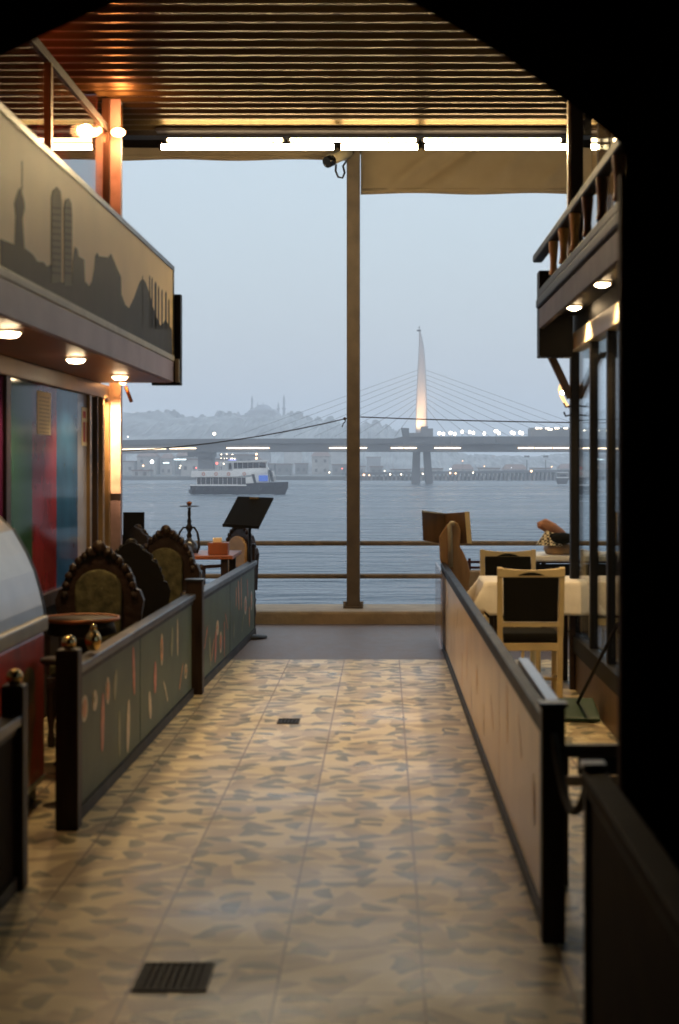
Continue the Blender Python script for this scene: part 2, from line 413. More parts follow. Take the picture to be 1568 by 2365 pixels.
# far land ----------------------------------------------------------
random.seed(4)
def ridge(name, prof, D0, D1, m, jag=1.0, cat=True, zfoot=-4.2):
    """prof: picture-unit skyline (x,y) seen at D1; slope runs down to the shore at D0"""
    pts=[]; x=prof[0][0]
    while x<=prof[-1][0]:
        for (xa,ya),(xb,yb) in zip(prof,prof[1:]):
            if xa<=x<=xb: y=ya+(yb-ya)*(x-xa)/(xb-xa); break
        pts.append((x,y)); x+=4
    rows=10; v=[]; f=[]
    for j in range(rows+1):
        t=j/rows
        D=D0+(D1-D0)*t
        for (x,y) in pts:
            top=at(x,y,D1)
            z=zfoot+(top.z-zfoot)*(math.sin(t*math.pi/2)**.9)+ (random.random()-.5)*jag*(2+4*t if j else 0)
            v.append((top.x*(.55+.45*t) if False else (x-VX)*K*D1, D, z))
    nn=len(pts)
    for j in range(rows):
        for i in range(nn-1): f.append((j*nn+i,j*nn+i+1,(j+1)*nn+i+1,(j+1)*nn+i))
    # back side closes the hill
    base=len(v)
    for (x,y) in pts: v.append(((x-VX)*K*D1, D1+250, zfoot))
    for i in range(nn-1): f.append((rows*nn+i,rows*nn+i+1,base+i+1,base+i))
    b=MB(); b.add(v,f); return struct(b.build(name,m))
M['hill']=mat('haze_lightened_hill',(.15,.155,.15),.95,var=.8,vscale=.02)  # hill colour lightened to stand in for part of the haze
M['shore']=mat('shore_ground',(.09,.09,.085),.9,var=.4,vscale=.05)
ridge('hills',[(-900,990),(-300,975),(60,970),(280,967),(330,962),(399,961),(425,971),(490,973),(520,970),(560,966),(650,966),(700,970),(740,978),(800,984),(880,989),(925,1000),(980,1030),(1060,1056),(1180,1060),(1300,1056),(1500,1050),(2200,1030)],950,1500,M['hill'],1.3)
b=MB(); b.box(-1500,1500,585,1100,-5,-2.6); b.box(-1500,1500,583,585,-5,-2.9)
struct(b.build('far_shore', M['shore']))

# mosque ------------------------------------------------------------
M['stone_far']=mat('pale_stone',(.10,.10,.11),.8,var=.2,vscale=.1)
M['lead']=mat('lead_dome',(.12,.13,.15),.6,var=.2,vscale=.1)
u=K*1500
mq=thing('mosque','hazy domed mosque with slim minarets on the far hilltop','mosque',at(607,966,1500))
cx=at(607,966,1500)
b=MB(); b.box(cx.x-16,cx.x+16,1490,1520,cx.z-14,cx.z+4.5); b.box(cx.x-12,cx.x+12,1488,1518,cx.z+4.3,cx.z+7)
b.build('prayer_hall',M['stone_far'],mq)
b=MB(); b.lathe([(9.2*math.cos(i*math.pi/16),cx.z+6.6+6.9*math.sin(i*math.pi/16)) for i in range(9)],(cx.x,1503,0),24)
dm=b.build('dome',M['lead'],mq)
b=MB(); b.lathe([(.5,cx.z+13.3),(.2,cx.z+15.5),(0,cx.z+15.6)],(cx.x,1503,0),8); b.build('finial',M['lead'],dm)
for sx in (-1,1):
    b=MB(); b.lathe([(6.2*math.cos(i*math.pi/16),cx.z+3.8+5.0*math.sin(i*math.pi/16)) for i in range(9)],(cx.x+sx*9.5,1500,0),20); b.build('half_dome',M['lead'],mq)
    b=MB(); b.lathe([(3.3*math.cos(i*math.pi/16),cx.z+3.0+2.6*math.sin(i*math.pi/16)) for i in range(9)],(cx.x+sx*14,1494,0),16); b.build('corner_dome',M['lead'],mq)
for px,py in ((581,912),(655,910),(594,926),(642,925)):
    q=at(px,py,1500); r_=1.1 if py<920 else .8
    b=MB(); b.lathe([(r_*1.3,cx.z-8),(r_*1.2,cx.z+8),(r_*1.9,cx.z+9),(r_*1.9,cx.z+10),(r_,cx.z+10.2),(r_,q.z-5),(r_*1.2,q.z-4.8),(0,q.z)],(q.x,1505,0),10)
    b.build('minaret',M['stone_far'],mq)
for px,py,lb in ((502,952,'hazy pointed tower left of the small cypress on the hill'),(550,954,'hazy pointed tower just left of the domed mosque')):
    q=at(px,py,1480); b=MB(); b.box(q.x-2.5,q.x+2.5,1478,1484,q.z-16,q.z-3); b.lathe([(3.2,q.z-3),(0,q.z+2)],(q.x,1481,0),8)
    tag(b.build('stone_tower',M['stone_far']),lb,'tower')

# far trees on the ridge
M['leaf_far']=mat('far_foliage',(.08,.09,.07),.9,var=.5,vscale=.3); M['bark']=mat('bark',(.05,.035,.025),.9)
def tree_mesh(h,wd,seed):
    rnd=random.Random(seed); c=MB()
    for i in range(170):
        a=rnd.random()*6.283; t=rnd.random(); rr=wd*math.sqrt(rnd.random())*(math.sin(math.pi*min(1,t*.9+.12))**.6)
        p=Vector((math.cos(a)*rr,math.sin(a)*rr,h*(.25+.75*t))); s_=wd*.28*(.6+rnd.random())
        d1=Vector((rnd.uniform(-1,1),rnd.uniform(-1,1),rnd.uniform(-1,1))).normalized()*s_
        d2=d1.cross(Vector((rnd.uniform(-1,1),rnd.uniform(-1,1),rnd.uniform(-1,1)))).normalized()*s_
        c.add([p-d1-d2,p+d1-d2,p+d1+d2*.7,p-d1*.6+d2],[(0,1,2,3)])
    t_=MB(); t_.tube([(0,0,-2),(0,0,h*.4),(wd*.1,0,h*.75)],[wd*.09,wd*.06,wd*.02],7)
    t_.tube([(0,0,h*.35),(wd*.5,.1,h*.6)],[wd*.04,.05],5); t_.tube([(0,0,h*.3),(-wd*.5,-.1,h*.62)],[wd*.04,.05],5)
    return c,t_
GT='trees along the hazy far hill'
tr0=thing('tree','hazy grey broadleaf tree on the far hill skyline','tree',(0,0,0),group=GT,local=True)
c_,t_=tree_mesh(9,4.6,3); c_.build('crown',M['leaf_far'],tr0); t_.build('trunk',M['bark'],tr0)
first=True
for i,(x,y) in enumerate([(300,967),(318,964),(340,963),(362,962),(384,961),(405,963),(422,970),(445,973),(468,973),(512,971),(530,971),(541,969),(672,968),(690,970),(712,973),(735,978),(762,982),(845,988),(868,989),(893,992)]):
    q=at(x,y+3,1470)
    o=tr0 if first else dup(tr0,(0,0,0))
    first=False
    o.location=(q.x,1470+random.uniform(-10,10),q.z-3); o.rotation_euler=(0,0,i*1.3)
    s_=random.uniform(.7,1.25); o.scale=(s_,s_,s_)

# shore houses ------------------------------------------------------
M['house_a']=mat('render_wall_pale',(.30,.29,.27),.8,var=.25,vscale=.3); M['house_b']=mat('render_wall_grey',(.15,.145,.14),.8,var=.25,vscale=.3)
M['win_far']=mat('far_window',(.03,.035,.045),.3); M['roof_far']=mat('far_roof',(.14,.08,.06),.8)
GH='houses on the hazy far shore'
def house(x0,x1,ytop,D,mm,lb,grp=None,floors=3,flat=False,dep=14):
    a=at(x0,ytop,D); c=at(x1,ytop,D); z0=-2.7; z1=a.z
    t=thing('house',lb,'building',((a.x+c.x)/2,D,z0),group=grp)
    b=MB(); b.box(a.x,c.x,D,D+dep,z0,z1); b.build('wall',mm,t)
    b=MB()
    if flat: b.box(a.x-.3,c.x+.3,D-.3,D+dep+.3,z1,z1+.5)
    else: b.add([(a.x-.4,D-.4,z1),(c.x+.4,D-.4,z1),(c.x+.4,D+dep,z1),(a.x-.4,D+dep,z1),(a.x+1,D+dep/2,z1+2.2),(c.x-1,D+dep/2,z1+2.2)],[(0,1,5,4),(1,2,5),(2,3,4,5),(3,0,4),(0,3,2,1)])
    b.build('roof',M['roof_far'],t)
    nx=max(2,int((c.x-a.x)/3)); fl=max(1,int((z1-z0)/3.2))
    b=MB()
    for i in range(nx):
        for j in range(fl):
            xx=a.x+(i+.5)*(c.x-a.x)/nx; zz=z0+(j+.5)*(z1-z0)/fl
            b.box(xx-.55,xx+.55,D-.06,D+.1,zz-.7,zz+.7)
    o=b.build('window_rows',M['win_far'],t); return t
random.seed(9)
x=-220
while x<800:
    wd=random.uniform(26,52); yt=random.uniform(1052,1078)
    if not (x<500<x+wd+20):
        house(x,x+wd,yt,random.uniform(640,700),random.choice([M['house_a'],M['house_b']]),'hazy grey house in the row along the far shore',GH,flat=random.random()<.5)
    x+=wd+random.uniform(2,14)
x=810
while x<1900:
    wd=random.uniform(24,60); yt=random.uniform(1078,1086)
    house(x,x+wd,yt,random.uniform(640,720),random.choice([M['house_a'],M['house_b']]),'hazy grey house in the row along the far shore',GH,flat=random.random()<.5)
    x+=wd+random.uniform(6,40)
# second tier on the hillside
x=-150
while x<900:
    wd=random.uniform(20,44); yt=random.uniform(1016,1046)+max(0,(x-700)*.12)
    D=random.uniform(900,1000); a=at(x,yt,D); c=at(x+wd,yt,D)
    t=thing('hillside_house','hazy pale house standing higher on the far hillside','building',((a.x+c.x)/2,D,a.z-14),group='houses on the far hillside')
    b=MB(); b.box(a.x,c.x,D,D+14,a.z-22,a.z); b.build('wall',random.choice([M['house_a'],M['house_b']]),t)
    b=MB(); b.box(a.x-.4,c.x+.4,D-.4,D+14.4,a.z,a.z+.7); b.build('roof',M['roof_far'],t)
    x+=wd+random.uniform(10,60)
house(418,520,1062,600,M['house_a'],'long pale waterfront hall with a lit strip under its roof',flat=True,dep=12)
house(305,345,1088,590,M['house_a'],'low white waterfront shed below the big white lamp',flat=True,dep=8)
lit=house(508,585,1052,615,M['house_b'],'waterfront block behind the ferry hung with two rows of small lamps',flat=True,dep=12)

# lamps on the far shore ---------------------------------------------
E={'w':emit('far_lamp_white',(.95,.97,1),7,False),'o':emit('far_lamp_amber',(1,.55,.28),3.5,False),'r':emit('far_lamp_red',(1,.16,.12),1.6,False),
   'c':emit('far_lamp_cyan',(.75,.95,1),1.6,False),'y':emit('far_lamp_cream',(1,.82,.58),4.5,False),'v':emit('far_lamp_violet',(.35,.38,.95),.9,False),'s':emit('far_lamp_strip',(1,.74,.48),4.2,False)}
M['pole_far']=mat('far_pole',(.1,.1,.1),.7)
def shore_lamp(x,y,D,r,e,lb,grp=None,zf=-2.7,cat='lamp'):
    q=at(x,y,D); t=thing('shore_lamp',lb,cat,(q.x,D,zf),group=grp)
    b=MB(); b.ball(q,r,10); b.build('globe',E[e],t)
    b=MB(); b.tube([(q.x,D,zf),(q.x,D,q.z-r*.8)],.09,6); b.build('post',M['pole_far'],t)
def c5(x,y): return ((340+.4464*x)/1.278,(1150+.4464*y)/1.278)
def c4(x,y): return ((1050+.4145*x)/1.278,(1200+.4145*y)/1.278)
shore_lamp(*c5(243,477),575,.62,'w','biggest and brightest white lamp on the far shore')
shore_lamp(*c5(83,312),980,.30,'w','small white lamp high on the far hillside',zf=5)
for i,(x,y,e) in enumerate([(185,503,'o'),(535,517,'r'),(672,487,'r'),(600,495,'r')]):
    lb=['amber lamp left of the big white lamp on the far shore','red lamp at the waterfront behind the ferry stern','larger red lamp just above the ferry deck','small dim red lamp by the left bridge pier'][i]
    shore_lamp(*c5(x,y),580,.30 if i!=2 else .5,e,lb)
for x,y in ((432,503),(425,518)): shore_lamp(*c5(x,y),585,.22,'y','small cream lamp in front of the lit waterfront hall','cream lamps at the waterfront hall')
for x,y in ((702,428),(737,427),(775,429),(700,455),(720,456),(738,455),(765,456),(775,455),(790,456)):
    q=at(*c5(x,y),612); t=thing('facade_lamp','small cream lamp in the two rows on the waterfront block','lamp',q,group='lamps on the waterfront block')
    b=MB(); b.ball(q,.21,8); b.build('bulb',E['y'],t); b=MB(); b.box(q.x-.1,q.x+.1,612,615,q.z-.1,q.z+.1); b.build('bracket',M['pole_far'],t)
for (x0,x1,y,e,lb) in ((315,357,484,'c','short cyan light strip on the far waterfront shed'),(388,468,462,'c','long pale cyan light strip under the waterfront hall roof'),(695,800,465,'v','violet light strip below the lamps of the waterfront block')):
    a=at(*c5(x0,y),586 if x0<600 else 611); c=at(*c5(x1,y),586 if x0<600 else 611)
    b=MB(); b.box(a.x,c.x,a.y,a.y+.4,a.z-.22,a.z+.22); tag(b.build('light_strip',E[e]),lb,'light strip')
shore_lamp(*c5(1415,548),585,.26,'y','cream lamp on the far shore left of the steel pole')
shore_lamp(*c5(1500,522),585,.28,'r','red lamp on the far shore beside the steel pole')
for i,(x,y,e,r) in enumerate([(57,487,'o',.36),(95,489,'o',.26),(245,483,'y',.28),(323,483,'y',.26),(205,458,'y',.18),(477,478,'y',.26),(672,474,'o',.32),(710,476,'o',.3),(675,443,'w',.2),(835,470,'y',.26),(1250,460,'o',.38),(1395,428,'o',.24),(915,425,'o',.22),(760,387,'o',.2),(1108,434,'w',.12)]):
    shore_lamp(*c4(x,y),572 if y>440 else 640,r,e,('amber' if e=='o' else 'white')+' lamp glowing behind the low far bridge','lamps behind the low far bridge')

# low far bridge ------------------------------------------------------
M['conc']=mat('bridge_concrete',(.17,.17,.17),.75,var=.2,vscale=.2); M['conc_d']=mat('bridge_steel',(.075,.08,.088),.6,var=.2,vscale=.2)
lb_=thing('low_bridge','low hazy bridge on many thin piers across the far water','bridge',(150,577,-4))
a=at(790,1091,577); c=at(1900,1078,577)
b=MB(); b.hexa([(a.x,573,a.z-.9),(c.x,573,c.z-.9),(c.x,583,c.z-.9),(a.x,583,a.z-.9)],[(a.x,573,a.z),(c.x,573,c.z),(c.x,583,c.z),(a.x,583,a.z)]); b.build('deck',M['conc_d'],lb_)
xx=800; i=0
while xx<1720:
    q=at(xx,1095,576); b=MB(); b.box(q.x-.33,q.x+.33,574.5,581,-4.5,a.z+(c.z-a.z)*(q.x-a.x)/(c.x-a.x)-.9); b.build('pier',M['conc'] if i%3 else M['house_a'],lb_); xx+=9.6; i+=1
for px,h in ((1352,10),(1218,8)):
    q=at(px*.0+ (1050+.4145*(px))/1.278 ,1080,600)
    b=MB(); b.tube([(q.x,600,-3),(q.x,600,at(0,c4(0,380)[1],600).z)],.25,6); b.box(q.x-1,q.x+1,599.8,600.2,4.5,5.2)
    tag(b.build('signal_mast',M['pole_far']),'thin hazy mast behind the low far bridge','mast','masts behind the low far bridge')

# cable stayed bridge -------------------------------------------------
BD=474.0
def bz(y): return at(0,y,BD).z
def bx(x): return at(x,0,BD).x
br=thing('cable_stayed_bridge','grey cable stayed bridge with a single curved tower over the water','bridge',(bx(973),BD,-4))
M['tower']=mat('tower_paint',(.42,.42,.43),.6,var=.05,vscale=.05)
b=MB()
segs=[(-2600,1075),(-300,1060),(120,1050),(275,1047.5),(430,1044.6),(600,1043.8),(930,1043.6),(1500,1044),(2600,1052)]
def by(x,dy):
    for (xa,ya),(xb,yb) in zip(segs,segs[1:]):
        if xa<=x<=xb: return ya+(yb-ya)*(x-xa)/(xb-xa)+dy
for (xa,ya),(xb,yb) in zip(segs,segs[1:]):
    # lower girder, recess and upper deck
    for (t0,t1,y0,y1) in ((-17,0,BD-6,BD+6),(-30,-19,BD-7,BD+7)):
        b.hexa([(bx(xa),y0,bz(ya+t1)),(bx(xb),y0,bz(yb+t1)),(bx(xb),y1,bz(yb+t1)),(bx(xa),y1,bz(ya+t1))],
               [(bx(xa),y0,bz(ya+t0)),(bx(xb),y0,bz(yb+t0)),(bx(xb),y1,bz(yb+t0)),(bx(xa),y1,bz(ya+t0))])
    b.hexa([(bx(xa),BD-5,bz(ya-17)),(bx(xb),BD-5,bz(yb-17)),(bx(xb),BD+5,bz(yb-17)),(bx(xa),BD+5,bz(ya-17))],
           [(bx(xa),BD-5,bz(ya-19)),(bx(xb),BD-5,bz(yb-19)),(bx(xb),BD+5,bz(yb-19)),(bx(xa),BD+5,bz(ya-19))])
b.build('deck',M['conc_d'],br)
b=MB(); b.box(bx(930),bx(1900),BD-8,BD+8,bz(1026),bz(1009)); 
b.hexa([(bx(905),BD-7.5,bz(1024)),(bx(930),BD-8,bz(1024)),(bx(930),BD+8,bz(1024)),(bx(905),BD+7.5,bz(1024))],[(bx(905),BD-7.5,bz(1015)),(bx(930),BD-8,bz(1009)),(bx(930),BD+8,bz(1009)),(bx(905),BD+7.5,bz(1015))])
b.build('platform',M['conc_d'],br)
# tower: a curved tapering blade
prof=[(757,967.4,968.8),(766,967.2,971.2),(778,967.2,974.6),(796,967,978.2),(816,966.2,980.8),(853,964.2,983.2),(910,961.5,985.3),(947,960.3,986.3),(1012,959.8,987.5)]
b=MB(); rings=[]
for y,xl,xr in prof:
    z=bz(y); x0=bx(xl); x1=bx(xr); hw=(x1-x0)/2; c0=(x0+x1)/2
    rings.append([(c0+hw*math.copysign(abs(math.cos(t*math.pi/6))**.45,math.cos(t*math.pi/6)),BD+max(hw*.7,.3)*math.copysign(abs(math.sin(t*math.pi/6))**.45,math.sin(t*math.pi/6)),z) for t in range(12)])
v=[p for g in rings for p in g]; f=[]
for i in range(len(rings)-1):
    for k in range(12): f.append((i*12+k,i*12+(k+1)%12,(i+1)*12+(k+1)%12,(i+1)*12+k))
b.add(v,f,0,True); tw=b.build('tower',M['tower'],br)
b=MB(); q=(bx(968),BD,bz(757)); b.box(q[0]-.7,q[0]+.5,BD-.3,BD+.3,q[2]-1.1,q[2]-.6); b.tube([q,(q[0]+.1,BD,q[2]+.7)],[.25,.04],6); b.build('tip_fitting',M['conc_d'],tw)
for (xa,xb,xc,xd) in ((950,965,952,972),(979,1000,975,996)):
    pass
for (tl,tr_,bl,brt) in ((954,970,949,969),(977,993,983,1000)):
    b=MB(); b.hexa([(bx(bl),BD-4,-5),(bx(brt),BD-4,-5),(bx(brt),BD+4,-5),(bx(bl),BD+4,-5)],[(bx(tl),BD-3,bz(1042)),(bx(tr_),BD-3,bz(1042)),(bx(tr_),BD+3,bz(1042)),(bx(tl),BD+3,bz(1042))]); b.build('pier_leg',M['conc_d'],br)
b=MB(); b.hexa([(bx(464),BD-4,-5),(bx(494),BD-4,-5),(bx(494),BD+4,-5),(bx(464),BD+4,-5)],[(bx(460),BD-4,bz(1053)),(bx(494),BD-4,bz(1053)),(bx(494),BD+4,bz(1053)),(bx(460),BD+4,bz(1053))]); b.box(bx(438),bx(496),BD-5,BD+5,bz(1055),bz(1044)); b.build('side_pier',M['conc_d'],br)
for i in range(9):
    t=i/8; ya=855+t*88; xr=984+t*2; xl=964-t*3
    for s_,x0 in ((1,xr),(-1,xl)):
        xe=975+s_*(435-t*372)
        b=MB(); a=Vector((bx(x0),BD,bz(ya))); c=Vector((bx(xe),BD,bz(1008)))
        b.tube([a,c],.065,5); b.build('stay_cable',M['conc'],br)
def strip(x0,x1):
    y0=by(x0,-8.6); y1=by(x1,-8.6)
    b=MB(); b.hexa([(bx(x0),BD-6.35,bz(y0+.9)),(bx(x1),BD-6.35,bz(y1+.9)),(bx(x1),BD-6.02,bz(y1+.9)),(bx(x0),BD-6.02,bz(y0+.9))],[(bx(x0),BD-6.35,bz(y0-.9)),(bx(x1),BD-6.35,bz(y1-.9)),(bx(x1),BD-6.02,bz(y1-.9)),(bx(x0),BD-6.02,bz(y0-.9))]); b.build('light_strip',E['s'],br)
for x0,x1 in ((20,355),(378,550),(750,1028),(1420,1560)): strip(c5(x0,0)[0],c5(x1,0)[0])
for x0,x1 in ((30,80),(250,336),(343,430),(555,637),(640,740),(1143,1255),(1262,1380),(1388,1500)): strip(c4(x0,0)[0],c4(x1,0)[0])
for x0 in (-900,-640,-420,-180,-40,150): strip(x0,x0+90)
for x0 in (1340,1460,1600,1800,2000,2250): strip(x0,x0+80)
b=MB(); b.hexa([(bx(930),BD-6,bz(1012)),(bx(944),BD-6,bz(1012)),(bx(944),BD+2,bz(1012)),(bx(930),BD+2,bz(1012))],[(bx(926),BD-6,bz(989)),(bx(944),BD-6,bz(990)),(bx(944),BD+2,bz(990)),(bx(926),BD+2,bz(989))]); b.build('lift_tower',M['conc_d'],br)
b=MB(); b.box(bx(970),bx(986),BD-9,BD-4,bz(1010),bz(988)); b.box(bx(986.3),bx(998),BD-8.5,BD-4,bz(1010),bz(991)); b.box(bx(944),bx(970),BD-8.5,BD-5,bz(1010),bz(1001)); b.build('lift_tower',M['conc'],br)
st=MB(); st.box(bx(1223),bx(1900),BD-6,BD+6,bz(1009.5),bz(989)); sh=st.build('station_hall',M['conc'],br)
for x0,x1,yy in ((1265,1310,158),(1335,1362,158),(1352,1385,166),(1400,1432,158),(1465,1492,158)):
    x0,x1=c4(x0,0)[0],c4(x1,0)[0]; yv=c4(0,yy)[1]
    b=MB(); b.box(bx(x0),bx(x1),BD-6.1,BD-6.01,bz(yv+1.4),bz(yv-1.4)); b.build('lit_window',E['y'],sh)
for x0 in range(1330,1880,32):
    b=MB(); b.box(bx(x0),bx(x0+16),BD-6.1,BD-6.01,bz(997),bz(993)); b.build('lit_window',E['y'],sh)
# lamps along the bridge
GB='globe lamps on the bridge platform'
bl0=None
for i,(x,y) in enumerate([(595,190),(625,195),(675,188),(705,195),(757,180),(812,182),(837,188),(915,192),(1000,175),(1020,190),(1110,185),(1125,190),(1168,185),(1185,190)]):
    q=at(*c4(x,y),BD-8)
    if bl0 is None:
        bl0=thing('platform_lamp','bright cream globe lamp on the bridge platform right of the tower','lamp',(q.x,q.y,q.z),group=GB,local=True)
        b=MB(); b.ball((0,0,0),.50,10); b.build('globe',E['y'],bl0)
        b=MB(); b.tube([(0,0,-3.4),(0,0,-.42)],.09,6); b.build('post',M['pole_far'],bl0); o=bl0
    else: o=dup(bl0,(q.x,q.y,q.z))
    s_={0:1.05,8:1.35,2:1.1}.get(i,.8); o.scale=(s_,s_,1)
q=at(*c5(655,292),BD-8); t=thing('deck_lamp','single cream lamp standing on the left bridge deck','lamp',(q.x,q.y,bz(1015)))
b=MB(); b.ball(q,.46,10); b.build('globe',E['y'],t); b=MB(); b.tube([(q.x,q.y,bz(1017)),(q.x,q.y,q.z-.3)],.09,6); b.build('post',M['pole_far'],t)
# floodlights that wash the tower foot
fl=thing('tower_floodlight','floodlight washing the foot of the bridge tower in warm light','floodlight',(bx(968),BD-20,bz(1009)))
b=MB(); b.box(bx(978)-1.2,bx(978)+1.2,BD-8.8,BD-8.0,bz(988)+.02,bz(986.5)); b.build('housing',M['pole_far'],fl)
lo=lamp('flood_beam','SPOT',(bx(976),BD-8.4,bz(985.6)),6500,(1,.58,.27),.4,fl,spot_size=R(80),spot_blend=1.0)
lo.rotation_euler=(R(152),R(-4),0)
lo2=lamp('flood_beam','SPOT',(bx(962),BD-4.6,bz(1000)),5200,(1,.58,.27),.4,fl,spot_size=R(110),spot_blend=1.0); lo2.rotation_euler=(R(158),R(4),0)

# ferry -----------------------------------------------------------------
FD=300.0
def f6(x,y): return ((540+.21684*x)/1.278,(1300+.21684*y)/1.278)
def fx(x): return at(f6(x,0)[0],0,FD).x
def fz(y): return at(0,f6(0,y)[1],FD).z
M['hull']=mat('ferry_hull',(.006,.008,.018),.7,spec=.1,var=.3,vscale=.8); M['fwhite']=mat('ferry_white',(.62,.62,.60),.5,var=.08,vscale=1); M['fwin']=mat('ferry_window',(.02,.028,.04),.3,spec=.3,var=.6,vscale=3)
M['fblue']=emit('ferry_blue_screen',(.05,.13,.5),.55,False); M['rub']=mat('rubber_fender',(.012,.012,.014),.8)
fe=thing('ferry','small white passenger ferry with dark hull crossing toward the right','ferry',(fx(750),FD,-4))
yb,yf=FD+2.6,FD-2.6
def hullring(x,w_,zt,zb,wb):
    return [(fx(x),FD-w_,fz(zt)),(fx(x),FD+w_,fz(zt)),(fx(x),FD+wb,zb),(fx(x),FD-wb,zb)]
stn=[(118,2.2,615,-4.3,2.0),(135,2.5,615,-4.3,2.3),(400,2.6,612,-4.3,2.5),(700,2.6,603,-4.3,2.5),(880,2.6,585,-4.3,2.4),(1050,2.5,572,-4.3,2.0),(1240,1.9,570,-4.3,1.2),(1380,.8,565,-4.3,.3),(1432,.1,560,fz(640),.05)]
b=MB(); v=[];f=[]
for s_ in stn: v+=hullring(*s_)
for i in range(len(stn)-1):
    for k in range(4): f.append((i*4+k,i*4+(k+1)%4,(i+1)*4+(k+1)%4,(i+1)*4+k))
f+=[(0,1,2,3),(len(v)-4,len(v)-1,len(v)-2,len(v)-3)]
b.add(v,f); b.build('hull',M['hull'],fe)
b=MB(); b.box(fx(95),fx(135),FD-2,FD+2,fz(715),fz(665)); b.build('stern_platform',M['rub'],fe)
b=MB(); b.box(fx(120),fx(880),FD-2.66,FD-2.60,fz(616),fz(598)); b.build('gunwale',M['fwhite'],fe)
b=MB(); b.box(fx(205),fx(965),FD-2.3,FD+2.3,fz(604),fz(495)); 
b.hexa([(fx(965),FD-2.3,fz(600)),(fx(1180),FD-1.7,fz(590)),(fx(1180),FD+1.7,fz(590)),(fx(965),FD+2.3,fz(600))],[(fx(940),FD-2.3,fz(440)),(fx(1165),FD-1.7,fz(440)),(fx(1165),FD+1.7,fz(440)),(fx(940),FD+2.3,fz(440))])
b.build('main_cabin',M['fwhite'],fe)
b=MB(); b.hexa([(fx(130),yf,fz(498)),(fx(740),yf,fz(492)),(fx(740),yb,fz(492)),(fx(130),yb,fz(498))],[(fx(138),yf,fz(415)),(fx(740),yf,fz(410)),(fx(740),yb,fz(410)),(fx(138),yb,fz(415))])
b.hexa([(fx(740),yf,fz(492)),(fx(1165),yf+.7,fz(440)),(fx(1165),yb-.7,fz(440)),(fx(740),yb,fz(492))],[(fx(690),yf+.1,fz(395)),(fx(1160),yf+.7,fz(365)),(fx(1160),yb-.7,fz(365)),(fx(690),yb,fz(395))]); b.build('upper_bulwark',M['fwhite'],fe)
xs=[210,265,330,395,425,500,560,620,690,750,810,870]
for x0,x1 in zip(xs,xs[1:]):
    b=MB(); b.box(fx(x0+4),fx(x1-3),FD-2.36,FD-2.28,fz(594),fz(503)); b.build('window',M['fwin'],fe)
b=MB(); b.hexa([(fx(980),FD-2.4,fz(580)),(fx(1015),FD-2.4,fz(580)),(fx(1015),FD-2.2,fz(580)),(fx(980),FD-2.2,fz(580))],[(fx(945),FD-2.4,fz(458)),(fx(985),FD-2.4,fz(458)),(fx(985),FD-2.2,fz(458)),(fx(945),FD-2.2,fz(458))]); b.build('cabin_door',M['fwin'],fe)
b=MB(); b.box(fx(1045),fx(1165),FD-2.28,FD-1.9,fz(552),fz(474)); b.build('lit_screen',M['fblue'],fe)
b=MB(); b.hexa([(fx(1210),FD-1.6,fz(560)),(fx(1245),FD-1.6,fz(560)),(fx(1245),FD+1.6,fz(560)),(fx(1210),FD+1.6,fz(560))],[(fx(1172),FD-1.6,fz(400)),(fx(1205),FD-1.6,fz(400)),(fx(1205),FD+1.6,fz(400)),(fx(1172),FD+1.6,fz(400))]); b.build('front_screen',M['fwin'],fe)
b=MB(); b.tube([(fx(1262),FD-1.5,fz(560)),(fx(1228),FD-1.5,fz(410))],.06,6); b.tube([(fx(1262),FD+1.5,fz(560)),(fx(1228),FD+1.5,fz(410))],.06,6); b.tube([(fx(1250),FD-1.6,fz(540)),(fx(1425),FD-.2,fz(548))],.03,5)
for i in range(7):
    xx_=1262+i*24; b.tube([(fx(xx_),FD-1.4+i*.18,fz(570)),(fx(xx_),FD-1.4+i*.18,fz(545))],.025,5)
b.build('bow_railing',M['fwhite'],fe)
b=MB(); b.hexa([(fx(690),FD-2,fz(392)),(fx(1150),FD-1.6,fz(370)),(fx(1150),FD+1.6,fz(370)),(fx(690),FD+2,fz(392))],[(fx(700),FD-2,fz(300)),(fx(1135),FD-1.6,fz(288)),(fx(1135),FD+1.6,fz(288)),(fx(700),FD+2,fz(300))]); wh=b.build('wheelhouse',M['fwhite'],fe)
for x0,x1 in zip((705,760,830,900,970,1050),(752,822,892,962,1042,1138)):
    b=MB(); b.box(fx(x0),fx(x1),FD-2.1,FD-1.95,fz(382-(x0-700)*.03),fz(304)); b.build('window',M['fwin'],wh)
b=MB(); b.hexa([(fx(515),FD-2.2,fz(306)),(fx(1160),FD-1.9,fz(288)),(fx(1160),FD+1.9,fz(288)),(fx(515),FD+2.2,fz(306))],[(fx(515),FD-2.2,fz(292)),(fx(1160),FD-1.9,fz(265)),(fx(1160),FD+1.9,fz(265)),(fx(515),FD+2.2,fz(292))]); b.build('canopy_roof',M['fwhite'],fe)
b=MB()
for x0 in (525,560,600,690):
    b.tube([(fx(x0),FD-2.1,fz(400)),(fx(x0),FD-2.1,fz(298))],.04,6); b.tube([(fx(x0),FD+2.1,fz(400)),(fx(x0),FD+2.1,fz(298))],.04,6)
b.build('canopy_posts',M['fwhite'],fe)
b=MB(); b.tube([(fx(1000),FD,fz(275)),(fx(1000),FD,fz(170))],.07,6); b.tube([(fx(840),FD,fz(290)),(fx(840),FD,fz(275))],.12,6); b.build('mast',M['pole_far'],fe)
for yy in (188,243):
    b=MB(); b.ball((fx(1000),FD-.2,fz(yy)),.2,8); b.build('mast_lamp',E['o'],fe)
b=MB(); b.ball((fx(568),FD-2,fz(318)),.12,8); b.build('deck_lamp',E['y'],fe)
M['buoy']=mat('lifebuoy_orange',(.5,.10,.03),.6)
